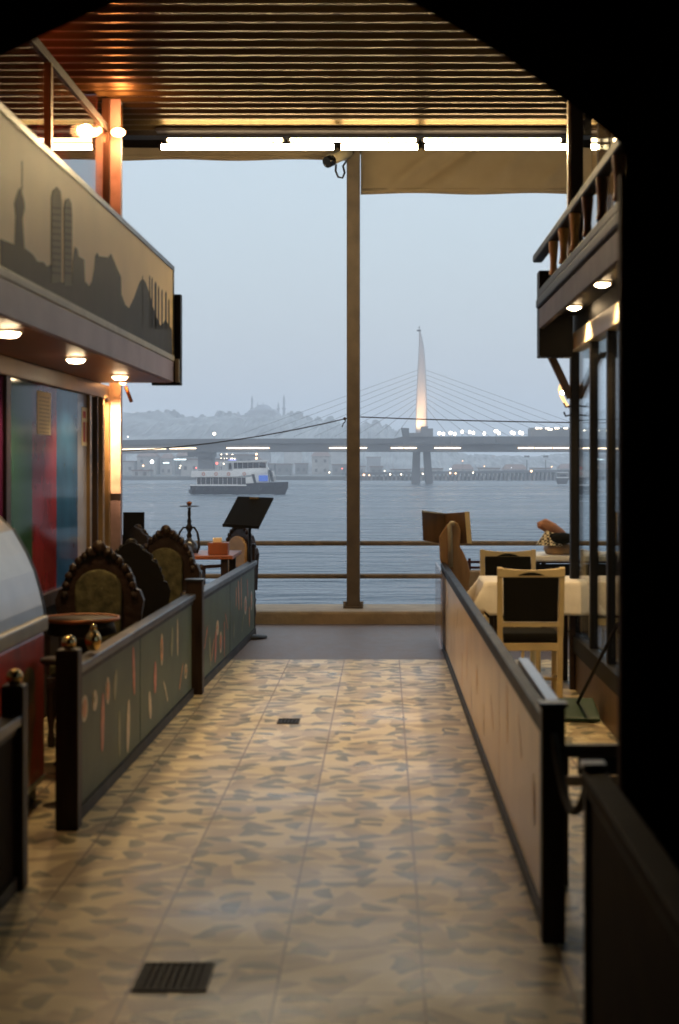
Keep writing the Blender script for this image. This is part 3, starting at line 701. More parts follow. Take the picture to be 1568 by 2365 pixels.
for x0 in (300,470,640,850):
    b=MB(); zc=fz(455); b.tube([(fx(x0)+.26*math.cos(t*math.pi/6),FD-2.66,zc+.26*math.sin(t*math.pi/6)) for t in range(13)],.06,6); b.build('lifebuoy',M['buoy'],fe)
for x0 in (180,320,460,600,740,900,1060):
    b=MB(); zc=fz(655); b.tube([(fx(x0)+.28*math.cos(t*math.pi/6),FD-2.68,zc+.28*math.sin(t*math.pi/6)) for t in range(13)],.1,6); b.build('tyre_fender',M['rub'],fe)
b=MB()
for i in range(24): b.tube([(fx(150+i*24),FD-2.5,fz(412)),(fx(150+i*24),FD-2.5,fz(392))],.022,4)
b.tube([(fx(150),FD-2.5,fz(392)),(fx(702),FD-2.5,fz(392))],.025,4); b.build('deck_railing',M['fwhite'],fe)
b=MB(); v=[];f=[]; rnd=random.Random(3); n_=60
for i in range(n_+1):
    xx_=fx(60)+(fx(1260)-fx(60))*i/n_; v+=[(xx_,FD-3.9-rnd.random()*.9,-3.985),(xx_,FD-2.45,-3.97)]
for i in range(n_):
    if rnd.random()<.8: f.append((2*i,2*i+2,2*i+3,2*i+1))
b.add(v,f); o=b.build('wake',mat('foam',(.45,.48,.5),.8)); o['kind']='structure'
b=MB(); b.lathe([(.28,fz(400)),(.26,fz(360)),(.2,fz(335)),(.1,fz(328)),(.14,fz(318)),(.1,fz(306)),(0,fz(304))],(fx(648),FD-1,0),10)
tag(b.build('person',M['rub']),'person in dark clothes standing on the ferry upper deck','person')
# small far boat
sb=thing('motor_boat','small white and grey boat low on the water at the far right','boat',(at(1297,1100,430).x,430,-4))
def sbx(x): return at(x,0,430).x
def sbz(y): return at(0,y,430).z
b=MB(); b.hexa([(sbx(1287),428,sbz(1118)),(sbx(1306),428,sbz(1118)),(sbx(1306),431,sbz(1118)),(sbx(1287),431,sbz(1118))],[(sbx(1284),427.5,sbz(1104)),(sbx(1312),427.5,sbz(1104)),(sbx(1312),431.5,sbz(1104)),(sbx(1284),431.5,sbz(1104))]); b.build('hull',M['conc_d'],sb)
b=MB(); b.box(sbx(1285),sbx(1311),427.4,431.4,sbz(1104),sbz(1102)); b.build('gunwale',M['fwhite'],sb)
b=MB(); b.box(sbx(1288),sbx(1308),428,431,sbz(1102),sbz(1092)); cb=b.build('cabin',M['conc'],sb)
b=MB(); b.box(sbx(1290),sbx(1306),427.9,427.98,sbz(1100),sbz(1096)); b.build('window',M['fwin'],cb)
b=MB(); b.box(sbx(1286),sbx(1310),427.6,431.4,sbz(1092),sbz(1090.5)); b.build('roof',M['fwhite'],cb)

# haze ------------------------------------------------------------------
def haze():
    m=bpy.data.materials.new('haze'); m.use_nodes=True; n=m.node_tree.nodes; l=m.node_tree.links
    n.remove(n['Principled BSDF']); v=n.new('ShaderNodeVolumePrincipled')
    v.inputs['Color'].default_value=(.86,.895,.95,1); v.inputs['Density'].default_value=.00078; v.inputs['Anisotropy'].default_value=.0
    l.new(v.outputs[0], n['Material Output'].inputs['Volume'])
    b=MB(); b.box(-1900,1900,-60,3300,-7.5,78); o=b.build('haze',m); o['kind']='stuff'; return o
haze()

# ================================================================== TERRACE AND PASSAGE
# arch wall, with unseen passage walls added round the viewer to block sky light
arch=[(-340,2420),(-340,330),(-300,285),(-230,245),(-150,205),(0,130),(100,82),(200,36),(270,5),(400,-35),(550,-55),(700,-52),(850,-25),(950,5),(1100,90),(1180,142),(1250,190),(1340,258),(1400,302),(1432,330),(1443,360),(1443,2420)]
AD=4.5
def apt(x,y): q=at(x,y,AD); return (q.x,q.z)
outer=[(-4.2,-.02),(-4.2,5.2),(2.6,5.2),(2.6,-.02)]
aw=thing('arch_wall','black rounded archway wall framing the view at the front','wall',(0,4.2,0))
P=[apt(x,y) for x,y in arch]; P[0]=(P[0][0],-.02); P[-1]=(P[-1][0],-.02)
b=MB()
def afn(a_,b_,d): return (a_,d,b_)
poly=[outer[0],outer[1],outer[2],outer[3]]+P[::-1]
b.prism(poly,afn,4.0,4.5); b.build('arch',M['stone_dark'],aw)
xr=P[-1][0]
b=MB(); b.box(xr-.012,xr+.03,4.503,4.56,0,P[-2][1]-.05); b.build('edge_trim',M['trim_red'],aw)
passage_blocker=thing('passage','unseen passage walls and roof added around the viewpoint to block sky light','passage',(0,0,0))
b=MB(); b.box(-4.2,-4.0,-3.2,3.99,0,4); b.box(2.4,2.6,-3.2,3.99,0,4); b.box(-4.2,2.6,-3.4,-3.2,0,4); b.build('wall',M['stone_dark'],passage_blocker)
b=MB(); b.box(-4.2,2.6,-3.4,3.99,4,4.2); b.build('roof',M['stone_dark'],passage_blocker)

# corrugated ceiling ------------------------------------------------------
def ceil_mat():
    m=mat('ribbed_metal_ceiling',(.036,.025,.010),.32,metal=.5,var=.2,vscale=1.5,spec=.28,rvar=.03); m.node_tree.nodes['Principled BSDF'].inputs['Specular Tint'].default_value=(.5,.42,.3,1); return m
M['ceil']=ceil_mat()
b=MB(); y=4.6; ys=[]
pitch=.2
while y<13.22:
    for t,dz in ((0,0),(.10,0),(.2,.0),(.3,.0),(.4,.001),(.5,.004),(.58,.012),(.66,.024),(.74,.033),(.82,.033),(.90,.024),(.96,.010)):
        ys.append((y+t*pitch,-dz))
    y+=pitch
v=[];f=[]
for yy,dz in ys: v+= [(-5,yy,4.43+dz),(1.62,yy,4.43+dz)]
for i in range(len(ys)-1): f.append((2*i,2*i+1,2*i+3,2*i+2))
b.add(v,f,0,True); struct(b.build('ceiling',M['ceil']))
b=MB(); b.box(-9,6,4.55,17.0,4.95,5.15)
tag(b.build('sky_blocker_slab',M['stone_dark']),'unseen flat roof added over the ceiling and terrace to block sky light','roof')  # out of sight, added to stop sky light from above
b=MB(); b.box(-6,2.2,13.24,13.42,4.37,4.94)
tag(b.build('ceiling_beam',M['black_wood']),'dark beam closing the far edge of the ribbed ceiling','beam')
# unseen side walls added to close off sky light; left one backs the kiosk
b=MB(); b.box(-5.2,-5.0,4.52,12.9,0,4.94); tag(b.build('back_wall',M['wall_dark']),'dark red brown wall at the back of the left kiosk','wall')
b=MB(); b.box(5.6,5.8,4.52,12.9,0,4.94); tag(b.build('side_sky_blocker',M['wall_dark']),'unseen dark wall added behind the right glazed front to block sky light','wall')

# fluorescent tubes --------------------------------------------------------
GTU='fluorescent tubes in two rows under the ceiling edge'
def tube_light(x0,x1,z,yv,r,mm,lb):
    t=thing('fluorescent_tube',lb,'tube light',((x0+x1)/2,yv,z),group=GTU)
    b=MB(); b.tube([(x0+.03,yv,z),(x1-.03,yv,z)],r,12); b.build('tube',mm,t)
    for xe,s_ in ((x0,1),(x1,-1)):
        b=MB(); b.tube([(xe+s_*.008,yv,z),(xe+s_*.030,yv,z)],r*1.03,10); b.build('end_cap',M['black_metal'],t)
    return t
zl=at(0,339.5,13.0).z; zu=at(0,319,13.06).z
tube_light(-1.87,-.39,zl,13.0,.022,M['tube'],'left tube of the brighter lower row above the opening')
tube_light(-.385,.30,zl,13.0,.022,M['tube'],'short middle tube of the brighter lower row')
tube_light(.305,1.56,zl,13.0,.022,M['tube'],'right tube of the brighter lower row')
tube_light(-1.84,-.82,zu,13.14,.015,M['tube_up'],'left tube of the thinner upper row')
tube_light(-.815,.292,zu,13.14,.015,M['tube_up'],'middle tube of the thinner upper row')
tube_light(.298,1.5,zu,13.14,.015,M['tube_up'],'right tube of the thinner upper row')
b=MB(); b.box(-1.9,1.58,13.06,13.18,zu+.062,zu+.085)
tag(b.build('lamp_batten',M['black_metal']),'long metal batten carrying both rows of tubes','batten')

# steel pole, camera, awnings ------------------------------------------------
pl=thing('steel_pole','tall brown steel pole in the middle of the quayside opening','pole',(at(816,0,16.3).x,16.3,.12))
px=at(816,0,16.3).x
b=MB(); b.box(px-.068,px+.068,16.24,16.37,.125,4.95); b.build('shaft',M['pole_paint'],pl,bevel=.008)
b=MB(); b.box(px-.10,px+.10,16.19,16.42,.127,.143)
for sx in (-1,1):
    b.box(px+sx*.068,px+sx*.105,16.25,16.36,.143,.19)
    b.lathe([(.016,.143),(.016,.175),(0,.18)],(px+sx*.088,16.215,0),8)
b.build('base_plate',M['pole_paint'],pl)
cc=thing('security_camera','cream security camera fixed to the left of the pole top','camera',at(790,370,16.1))
a=at(762,372,15.95); c=at(806,352,16.15)
d=(c-a).normalized()
b=MB(); b.tube([a,c],.052,14); b.build('body',M['white_box'],cc)
b=MB(); b.tube([a-d*.05,a+d*.03],.058,14); b.build('lens_hood',M['lens'],cc)
b=MB(); b.bar(a+Vector((0,0,.06)),c+Vector((0,0,.06)),.11,.012); b.build('sun_shield',M['white_box'],cc)
q=at(787,398,16.1)
b=MB(); b.tube([at(776,380,16.1),at(775,395,16.1),at(781,409,16.1),at(791,411,16.1),at(796,399,16.1),at(792,384,16.1),at(800,372,16.2)],.011,8); b.build('cable_loop',M['rail_metal'],cc)

def valance(name,x0,x1,ybot,lb,folds):
    D=16.65; a=at(x0,ybot,D); c=at(x1,ybot,D); n=90; m_=14; v=[];f=[]; ztop=5.0
    for j in range(m_+1):
        for i in range(n+1):
            xx=a.x+(c.x-a.x)*i/n; t=j/m_
            z=a.z+(ztop-a.z)*t
            yo=0
            for (fx0,sl,am,wd) in folds:
                dd=(xx-(fx0+(z-a.z)*sl))/wd; yo-=am*math.exp(-dd*dd)*min(1,t*3)
            v.append((xx,D+yo,z+.008*math.sin(xx*5)*(1-t)))
    for j in range(m_):
        for i in range(n): f.append((j*(n+1)+i,j*(n+1)+i+1,(j+1)*(n+1)+i+1,(j+1)*(n+1)+i))
    b=MB(); b.add(v,f,0,True)
    t_=thing(name,lb,'awning',((a.x+c.x)/2,D,a.z))
    o=b.build('canvas',M['canvas'],t_); sm=o.modifiers.new('solid','SOLIDIFY'); sm.thickness=.006
    b=MB(); b.tube([(a.x,D,a.z+.045),(c.x,D,a.z+.045)],.018,8); b.build('hem_bar',M['canvas'],t_)
valance('canvas_awning',833,1490,448,'deep creased beige canvas awning hanging right of the pole',[(.0,1.2,.05,.07),(.25,1.3,-.05,.08),(.5,1.2,.035,.09),(1.0,1.0,.04,.09),(1.6,.9,.04,.08),(2.1,.6,.03,.1)])
valance('canvas_awning',-300,800,370,'shallow beige canvas awning hanging left of the pole',[(-3,.8,.02,.2),(-1,.7,.02,.15)])

# guard railing -----------------------------------------------------------
gr=thing('guard_railing','tan painted two bar railing along the water edge','railing',(0,16.4,.12))
for yy,r_ in ((1254.5,.026),(1330.5,.026)):
    z=at(0,yy,16.4).z
    b=MB(); b.tube([(-10,16.4,z),(px-.068,16.4,z)],r_,12); b.tube([(px+.068,16.4,z),(8,16.4,z)],r_,12); b.build('rail',M['tan_paint'],gr)
for xx in (-6.5,-4.4,2.6,4.8):
    b=MB(); b.tube([(xx,16.4,.12),(xx,16.4,.84)],.03,10); b.build('post',M['tan_paint'],gr)
r2=thing('terrace_rail','pair of thin brown bars above the low wall at right','railing',(1.8,15.3,.6))
for yy in (1298,1311):
    z=at(0,yy,15.2).z; b=MB(); b.tube([(at(1078,0,15.2).x,15.2,z),(5,15.2,z)],.012,8); b.build('rail',M['trim_red'],r2)
for xx in (.82,2.4,4.4):
    b=MB(); b.box(xx-.012,xx+.012,15.19,15.21,.58,.70); b.build('post',M['trim_red'],r2)
b=MB(); b.box(.80,5,15.1,15.3,0,.585); tag(b.build('low_wall',M['kerb'],bevel=.015),'low tan parapet wall behind the dining tables','wall')

# overhead cable
def sag(a,c,s_,n=14): return [a.lerp(c,i/n)-Vector((0,0,s_*4*(i/n)*(1-i/n))) for i in range(n+1)]
b=MB(); b.tube(sag(at(100,1045,16.2),at(802,966,16.25),.10),.0065,6)
tag(b.build('overhead_cable',M['rope']),'thin dark cable sagging from the pole toward the left','cable')
b=MB(); b.tube(sag(at(832,963,16.25),at(1500,977,16.2),.015),.0065,6)
tag(b.build('overhead_cable',M['rope']),'thin dark cable running from the pole toward the right','cable')
b=MB(); b.tube([at(798,966,16.2),at(797,974,16.2),at(793,978,16.2),at(790,986,16.2)],.006,6); b.ball(at(796,967,16.2),.016,8)
tag(b.build('cable_tie',M['rope']),'small dark tie dangling from the cable beside the pole','tie')

# ================================================================== LEFT KIOSK
KX=-2.13
kz=thing('kiosk','glazed kiosk with bronze frames and coloured panes on the left','kiosk',(-3.4,9,0))
b=MB(); b.box(-4.95,KX-.02,5.0,12.0,0,.72); b.build('plinth',M['wall_dark'],kz)
b=MB(); b.box(-4.95,KX-.03,5.0,12.0,2.22,2.38); b.build('mid_floor',M['wall_dark'],kz)
b=MB(); b.box(KX-.03,KX+.035,5.0,12.0,2.10,2.203); b.build('top_rail',M['brown_gold'],kz,bevel=.006)
b=MB(); b.box(KX-.02,KX+.02,5.0,12.02,4.14,4.20); b.build('upper_rail',M['black_wood'],kz)
b=MB(); b.box(KX-.03,KX+.04,5.0,12.0,.72,.80); b.build('sill',M['dark_wood'],kz)
def Dk(x): return -KX/((VX-x)*K)
for x,wd,zz0,zz1,mm in ((9,.10,.8,2.1,'dark_wood'),(-80,.08,.8,2.1,'dark_wood'),(201,.07,.8,2.1,'bronze'),(217,.03,.8,2.1,'dark_wood'),(231,.08,.8,2.1,'brown_gold'),(245,.08,0,2.1,'brown_gold'),(110,.05,2.38,4.14,'bronze'),(-40,.05,2.38,4.14,'bronze'),(245,.05,2.38,4.40,'dark_wood')):
    D=Dk(x); b=MB(); b.box(KX-.028,KX+.028,D-wd/2,D+wd/2,zz0,zz1); b.build('mullion',M[mm],kz)
M['g_green']=mat('green_pane',(.02,.065,.04),.1,spec=.4,ior=1.13,var=.3,vscale=3)
M['g_red']=mat('red_pane',(.15,.014,.022),.1,spec=.4,ior=1.13,var=.4,vscale=3)
M['g_blue']=mat('blue_pane',(.015,.065,.17),.1,spec=.4,ior=1.13,var=.3,vscale=3)
M['g_purple']=mat('purple_pane',(.06,.012,.05),.1,spec=.4,ior=1.13,var=.3,vscale=3)
M['g_pale']=mat('pale_pane',(.26,.27,.34),.1,spec=.4,ior=1.13,var=.2,vscale=3)
for x0,x1,mm,lb in ((-200,-5,'g_green','dark green pane'),(-60,9,'g_purple','purple pane'),(14,73,'g_green','dark green pane'),(73,129,'g_red','dark red pane'),(129,178,'g_blue','deep blue pane'),(178,199,'g_pale','narrow pale pane')):
    if x0==-200: x1=-62
    b=MB(); b.box(KX-.012,KX+.004,Dk(x0),Dk(x1),.8,2.1); o=b.build('pane',M[mm],kz); o['label']=lb
for y0,y1 in ((5.0,Dk(-42)),(Dk(-38),Dk(109)),(Dk(111),Dk(243))):
    b=MB(); b.box(KX-.008,KX+.004,y0,y1,2.38,4.14); b.build('upper_pane',M['pane_up'],kz)
b=MB(); b.box(-4.9,KX-.05,11.9,11.98,2.38,4.4); b.build('end_glazing',M['pane_up'],kz)
# canopy under the sign
ca=thing('kiosk_canopy','lacquered canopy box with pale violet fascia over the kiosk front','canopy',(-1.84,8.5,2.2))
b=MB(); b.box(KX+.04,-1.57,4.6,11.6,2.205,2.385,0); b.build('soffit_box',M['soffit'],ca)
b=MB(); b.box(-1.568,-1.55,4.6,11.6,2.21,2.36); b.build('fascia',M['fascia'],ca,bevel=.004)
b=MB(); b.box(-1.568,-1.545,4.6,11.6,2.362,2.402); b.build('fascia_trim',M['fascia_trim'],ca,bevel=.004)
# skyline sign
sg=thing('skyline_sign','long cream sign printed with a grey city skyline above the kiosk','sign',(-1.6,8.5,2.4))
b=MB(); b.box(-1.62,-1.555,4.6,11.58,2.405,3.03,0)
SX=-1.5535
def sp(x,y):
    D=1.555/((VX-x)*K); return (D, EYE-(y-VY)*K*D)
def c1(x,y): return (x*.4464/1.278, y*.4464/1.278)              # crop with origin (0,0)
def c2_(x,y): return (x*.4464/1.278,(650+y*.4464)/1.278)        # crop with origin (0,650)
def sprint(poly,m,d=.0015):
    b.prism([sp(*q) for q in poly], lambda a_,b_,dd:(dd,a_,b_), -1.5552, -1.5552+d, m)
base=[(0,600),(0,552),(20,560),(34,566),(36,500),(33,470),(38,452),(43,438),(47,434),(50,445),(55,462),(57,480),(52,505),(56,573),(75,588),(86,604),(100,606),(108,616),(116,612),(124,622),(140,650),(158,660),(166,655),(168,602),(172,570),(178,575),(181,592),(194,600),(196,650),(206,662),(212,650),(217,622),(220,592),(224,584),(228,592),(250,595),(256,586),(262,600),(270,620),(279,640),(280,680),(289,704),(298,712),(310,686),(322,652),(329,643),(336,652),(345,678),(352,706),(362,734),(370,752),(376,748),(382,738),(389,750),(397,762),(398.5,826),(350,803),(250,753),(150,702),(60,650),(0,612)]
# keep the lower edge on the sign
base=[q for q in base]
sprint(base,1)
for tw_ in ([(118,655),(118,455),(122,440),(131,432),(139,442),(142,470),(141,650)],[(147,660),(147,480),(151,462),(158,458),(164,470),(166,500),(165,660)]):
    sprint([(x,y) for x,y in tw_],2,.0028)
    xl=tw_[1][0]+1.5; xr_=tw_[-2][0]-1.5
    for i in range(11):
        yy=478+i*15; b.prism([sp(*q) for q in ((xl,yy),(xr_,yy+2),(xr_,yy+6),(xl,yy+4))], lambda a_,b_,dd:(dd,a_,b_), -1.5523,-1.5512,1)
for xx,yt,wd in ((345.5,636,1.0),(351,640,1.2),(359,650,2.2),(366,660,1.4),(374,668,1.4),(383,672,1.6),(390,690,1.4),(329,636,.8),(50.5,370,.5)):
    sprint([(xx-wd,760 if xx>300 else 440),(xx-wd,yt+6),(xx,yt),(xx+wd,yt+6),(xx+wd,760 if xx>300 else 440)],1)
b.build('panel',[M['sign_face'],M['sign_ink'],M['sign_ink2']],sg)
b=MB(); b.box(-1.64,-1.548,4.6,11.62,3.03,3.062); b.box(-1.63,-1.55,11.58,11.62,2.405,3.03); b.build('frame',M['rail_metal'],sg)
b=MB(); b.box(-1.72,-1.505,11.63,11.72,2.19,2.86); b.build('end_panel',M['black_metal'],sg)
b=MB(); b.box(-1.54,-1.512,11.585,11.628,2.21,2.38); b.build('end_strip',M['gold_frame'],sg)

# downlights under the canopy
for i,(yy,lb) in enumerate(((7.0,'nearest warm downlight under the kiosk canopy'),(8.77,'middle warm downlight under the kiosk canopy'),(10.5,'farthest warm downlight under the canopy by the lit post'))):
    xx=(-1.67,-1.718,-1.763)[i]
    t=thing('downlight',lb,'downlight',(xx,yy,2.2),group='downlights under the kiosk canopy')
    b=MB(); b.lathe([(.062,2.204),(.066,2.19),(.055,2.186),(.05,2.2)],(xx,yy,0),20); b.build('trim_ring',M['gold_frame'],t)
    b=MB(); b.lathe([(.05,2.197),(.049,2.182),(.036,2.170),(0,2.165)],(xx,yy,0),20); b.build('lens',M['spot'],t)
    lamp('downlight_beam','SPOT',(xx,yy,2.12),(9,20,22)[i],(1,.64,.28),.04,t,spot_size=R(140),spot_blend=.6)
# bright post at the kiosk corner
pp=thing('corner_post','slim post at the kiosk corner with a brightly lit white panel','post',(-2.07,12.15,0))
b=MB(); b.box(-2.11,-2.03,12.12,12.2,0,4.42); b.build('post',M['post_pink'],pp)
b=MB(); b.box(-2.113,-2.027,12.095,12.118,1.38,2.24); b.build('white_panel',M['post_white'],pp)
sl=thing('bracket_lamp','small orange bracket lamp aimed down the corner post','lamp',(-2.02,12.0,2.24))
b=MB(); b.tube([(-2.03,12.1,2.3),(-2.0,12.02,2.29),(-1.99,11.98,2.25)],.01,8); b.build('arm',M['copper'],sl)
b=MB(); b.ball((-1.99,11.97,2.235),.026,12); b.build('bulb',M['spot_or'],sl)
b=MB(); b.tube([(-1.975,12.02,2.2),(-1.93,12.02,2.08)],.014,8); b.build('tail',M['copper'],sl)
bb_=lamp('bracket_beam','SPOT',(-2.02,11.72,2.17),60,(1,.58,.30),.03,sl,spot_size=R(62),spot_blend=.7); bb_.rotation_euler=Vector((-.05,.38,-.36)).to_track_quat('-Z','Y').to_euler()
for (x,y,e_,r_,lb) in ((273,306,5,.042,'bright orange lamp at the top of the corner post'),(231,302,1.2,.022,'smaller orange lamp inside the upper kiosk glazing')):
    q=at(x,y,12.0)
    t=thing('orange_lamp',lb,'lamp',q)
    b=MB(); b.ball(q,r_,14,sc=(1.3,1,.8)); b.build('bulb',M['spot_or'],t)
    b=MB(); b.tube([q+Vector((0,.03,0)),q+Vector((.0,.14,.05)),q+Vector((0,.14,.24))],.012,8); b.build('bracket',M['bronze'],t)
    lamp('orange_glow','POINT',q+Vector((.02,-.14,-.02)),e_*3.8,(1,.34,.11),.05,t)
b=MB(); b.box(-2.47,-2.24,11.2,11.23,3.2,4.05); tag(b.build('red_reflection_panel',M['red_reflection_panel']),'red panel standing in for a red reflection in the upper kiosk glazing','banner')  # panel added in place of a red reflection in the glass
lamp('kiosk_glow','POINT',(-2.9,9.8,3.6),70,(1,.20,.06),.3,kz)

# notices on the panes
def notice(x0,x1,y0,y1,lb,figs):
    d0,d1=Dk(x0),Dk(x1); dm_=(d0+d1)/2
    z1=at(0,y0,dm_).z; z0=at(0,y1,dm_).z
    t=thing('paper_notice',lb,'notice',(KX+.005,dm_,z0))
    b=MB(); b.box(KX+.0045,KX+.0065,d0,d1,z0,z1); b.build('sheet',M['paper'],t)
    b=MB()
    for (a0,a1,h0,h1,m_) in figs:
        b.box(KX+.0066,KX+.0076,d0+(d1-d0)*a0,d0+(d1-d0)*a1,z0+(z1-z0)*h0,z0+(z1-z0)*h1,m_)
    b.build('print',[M['red_ink'],M['grey_ink']],t)
notice(84,115,905,1004,'plain cream paper notice on the dark red pane',[(.12,.88,.05+.09*i,.065+.09*i,1) for i in range(10)])
notice(187,209,942,1030,'cream paper notice with red print beside the bronze frame',[(.12,.34,.1,.62,0),(.46,.62,.1,.62,0),(.74,.9,.1,.62,0),(.1,.4,.72,.9,0),(.55,.9,.74,.88,0)])

# ------------------------------------------------ left fence
def pics(b,d0,d1,z0,z1,fn,seed,n=9,mats=(1,2,3,4)):
    rnd=random.Random(seed)
    for i in range(n):
        dc=d0+(d1-d0)*(.08+.84*(i+.5)/n)+rnd.uniform(-.05,.05); zc=z0+(z1-z0)*rnd.choice((.25,.5,.75))
        m_=rnd.choice(mats); kind=rnd.random()
        a_=rnd.uniform(.022,.05); h_=rnd.uniform(.07,.15)
        if kind<.5:      # tall leaf or pepper shape
            lean=rnd.uniform(-.03,.03)
            b.prism([(dc+a_*math.sin(t)*(1 if u_ else -1)+lean*math.cos(t),zc+h_*math.cos(t)) for t,u_ in [(math.pi*q/7,1) for q in range(8)]+[(math.pi*q/7,0) for q in range(6,0,-1)]],fn,0,.0012,m_)
        elif kind<.75:   # plate: rim and filling
            a_*=2.2; h_*=.7
            b.prism([(dc+a_*math.cos(t*math.pi/8),zc+h_*math.sin(t*math.pi/8)) for t in range(16)],fn,0,.0012,mats[1])
            b.prism([(dc+a_*.7*math.cos(t*math.pi/7),zc+h_*.7*math.sin(t*math.pi/7)) for t in range(14)],fn,.0012,.0024,m_)
            b.prism([(dc-a_*.2+a_*.3*math.cos(t*math.pi/5),zc+h_*.1+h_*.3*math.sin(t*math.pi/5)) for t in range(10)],fn,.0024,.0034,rnd.choice(mats))
        else:            # sprig running up at a slant
            sl=rnd.choice((-1,1))
            b.prism([(dc-.09*sl,zc-.07),(dc-.07*sl,zc-.085),(dc,zc-.015),(dc+.08*sl,zc+.05),(dc+.09*sl,zc+.075),(dc+.02*sl,zc+.03)],fn,0,.0012,m_)
def fence(name,lb,A,B,ztop,panelm,pm,seed,ends,side,splits,npic,base='black_metal',railm='rail_metal',railw=.075):
    A=Vector((*A,0)); B=Vector((*B,0)); L=(B-A).length; d=(B-A).normalized(); nrm=Vector((d.y,-d.x,0))*side
    t=thing(name,lb,'fence',A)
    def fn(s_,z,o_): return A+d*s_+nrm*(.0125+o_)+Vector((0,0,z))
    b=MB(); b.bar(A+Vector((0,0,ztop-.02)),B+Vector((0,0,ztop-.02)),railw,.04); b.build('top_rail',M[railm],t,bevel=.006)
    b=MB(); b.bar(A+Vector((0,0,ztop-.055)),B+Vector((0,0,ztop-.055)),.04,.03); b.build('under_rail',M['black_metal'],t)
    b=MB(); b.bar(A+Vector((0,0,.03)),B+Vector((0,0,.03)),.05,.055); b.build('base_rail',M[base],t)
    s0=.03
    for i,s1 in enumerate(splits+[L-.03]):
        b=MB(); b.bar(A+d*s0+Vector((0,0,(ztop-.07+.06)/2)),A+d*s1+Vector((0,0,(ztop-.07+.06)/2)),.024,ztop-.13)
        pics(b,s0,s1,.08,ztop-.09,fn,seed+i,npic); b.build('panel',[M[panelm]]+pm,t)
        if s1<L-.05:
            b=MB(); b.bar(A+d*(s1+.009)+Vector((0,0,.06)),A+d*(s1+.009)+Vector((0,0,ztop-.07)),.034,.014,up=nrm); b.build('divider',M['panel_green'] if panelm=='panel_green' else M['pale_wood'],t)
        s0=s1+.018
    for (s_,w_,h_,ball) in ends:
        c=A+d*s_; b=MB(); b.box(c.x-w_/2,c.x+w_/2,c.y-w_/2,c.y+w_/2,0,h_); po=b.build('post',M['dark_wood'],t,bevel=.006)
        if ball:
            b=MB(); b.ball((c.x,c.y,h_+.028),.032,14); b.lathe([(.02,h_),(.02,h_+.01)],(c.x,c.y,0),10); b.build('ball_finial',M['brass'],po)
        else:
            b=MB(); b.box(c.x-w_/2-.008,c.x+w_/2+.008,c.y-w_/2-.008,c.y+w_/2+.008,h_,h_+.014); b.build('cap',M['rail_metal'],po)
    return t
PM=[M['p_red'],M['p_cream'],M['p_olive'],M['p_orange']]
fence('panel_fence','nearer left fence with green picture panels and a brass ball post',(-1.39,6.99),(-1.343,10.9),.71,'panel_green',PM,21,[(-.05,.10,.79,True)],1,[1.75],8)
fence('panel_fence','farther left fence with green picture panels ending at the kerb',(-1.325,11.05),(-1.24,14.9),.70,'panel_green',PM,41,[(-.03,.115,.79,False),(3.86,.03,.84,False)],1,[1.9],9)
fence('panel_fence','dark near left fence stub with a ball topped post before the gap',(-1.40,4.6),(-1.40,5.92),.66,'wall_dark',PM,61,[(1.36,.085,.77,True)],1,[],0)
# ------------------------------------------------ right fence
PR=[M['p_rose'],M['p_grey'],M['p_rose'],M['p_grey']]
fence('panel_fence','long beige panel fence with dark top rail on the right',(.565,5.34),(.52,13.9),.735,'panel_beige',PR,81,[(-.04,.078,.79,False)],-1,[2.1,4.3,6.4],3,railm='black_metal',railw=.05)
b=MB(); b.box(.505,.535,13.92,13.95,0,.74)
fp=tag(b.build('end_post',M['mid_wood']),'thin brown post at the far end of the beige fence','post')
b=MB(); b.box(.47,.485,13.2,14.6,.05,.70); tag(b.build('glass_screen',M['pane_haze']),'small clear glass screen beside the far end of the beige fence','screen')
# light ledge inside the fence
b=MB(); b.box(.597,.645,5.62,7.05,.70,.737); b.box(.61,.63,5.7,5.73,0,.70); b.box(.61,.63,6.85,6.88,0,.70)
M['ledge']=mat('pale_laminate',(.60,.61,.66),.22,var=.04)
tag(b.build('serving_ledge',M['ledge'],bevel=.005),'narrow pale laminate ledge behind the near end of the beige fence','ledge')
fence('panel_fence','very near dark brown fence panel with handrail at lower right',(.58,1.6),(.58,4.36),.755,'near_panel',PR,95,[(2.78,.05,.76,False)],-1,[],0,railm='near_panel')
# rope between the two posts
b=MB(); b.tube([Vector((.565,5.25,.70)).lerp(Vector((.57,4.4,.72)),i/12)-Vector((0,0,.16*4*(i/12)*(1-i/12))) for i in range(13)],.014,8)
tag(b.build('barrier_rope',M['rope']),'dark rope slung between the right fence posts','rope')

# ================================================================== RIGHT GLAZED FRONT
RX=1.39
gf=thing('glazed_front','dark timber framed glazed cafe front on the right','cafe front',(RX,9,0))
Drx=lambda x: RX/((x-VX)*K)
for D,wd in ((Drx(1371),.052),(Drx(1411),.055),(8.75,.06),(7.9,.06),(7.0,.06),(6.1,.06),(5.2,.06)):
    b=MB(); b.box(RX-.028,RX+.028,D-wd,D+wd*.2,.38,2.42); b.build('mullion',M['black_wood'],gf)
Ds=[4.7,5.2,6.1,7.0,7.9,8.75,Drx(1411),Drx(1371),11.42]
for a,c in zip(Ds,Ds[1:]):
    b=MB(); b.box(RX-.004,RX+.004,a+.02,c-.07,.40,2.42); b.build('pane',M['pane'],gf)
b=MB(); b.box(RX-.05,RX+.05,4.7,11.42,.27,.385); b.build('sill',M['black_wood'],gf)
b=MB(); b.box(RX-.03,RX+.03,4.7,11.42,0,.27); b.build('base_wall',M['mid_wood'],gf)
b=MB(); b.box(RX-.045,RX+.045,4.7,11.42,2.42,2.545); b.build('header_beam',M['gold_frame'],gf,bevel=.006)
b=MB(); b.box(1.5,1.53,4.7,11.42,2.85,4.3); b.build('upper_glazing',M['pane_r'],gf)
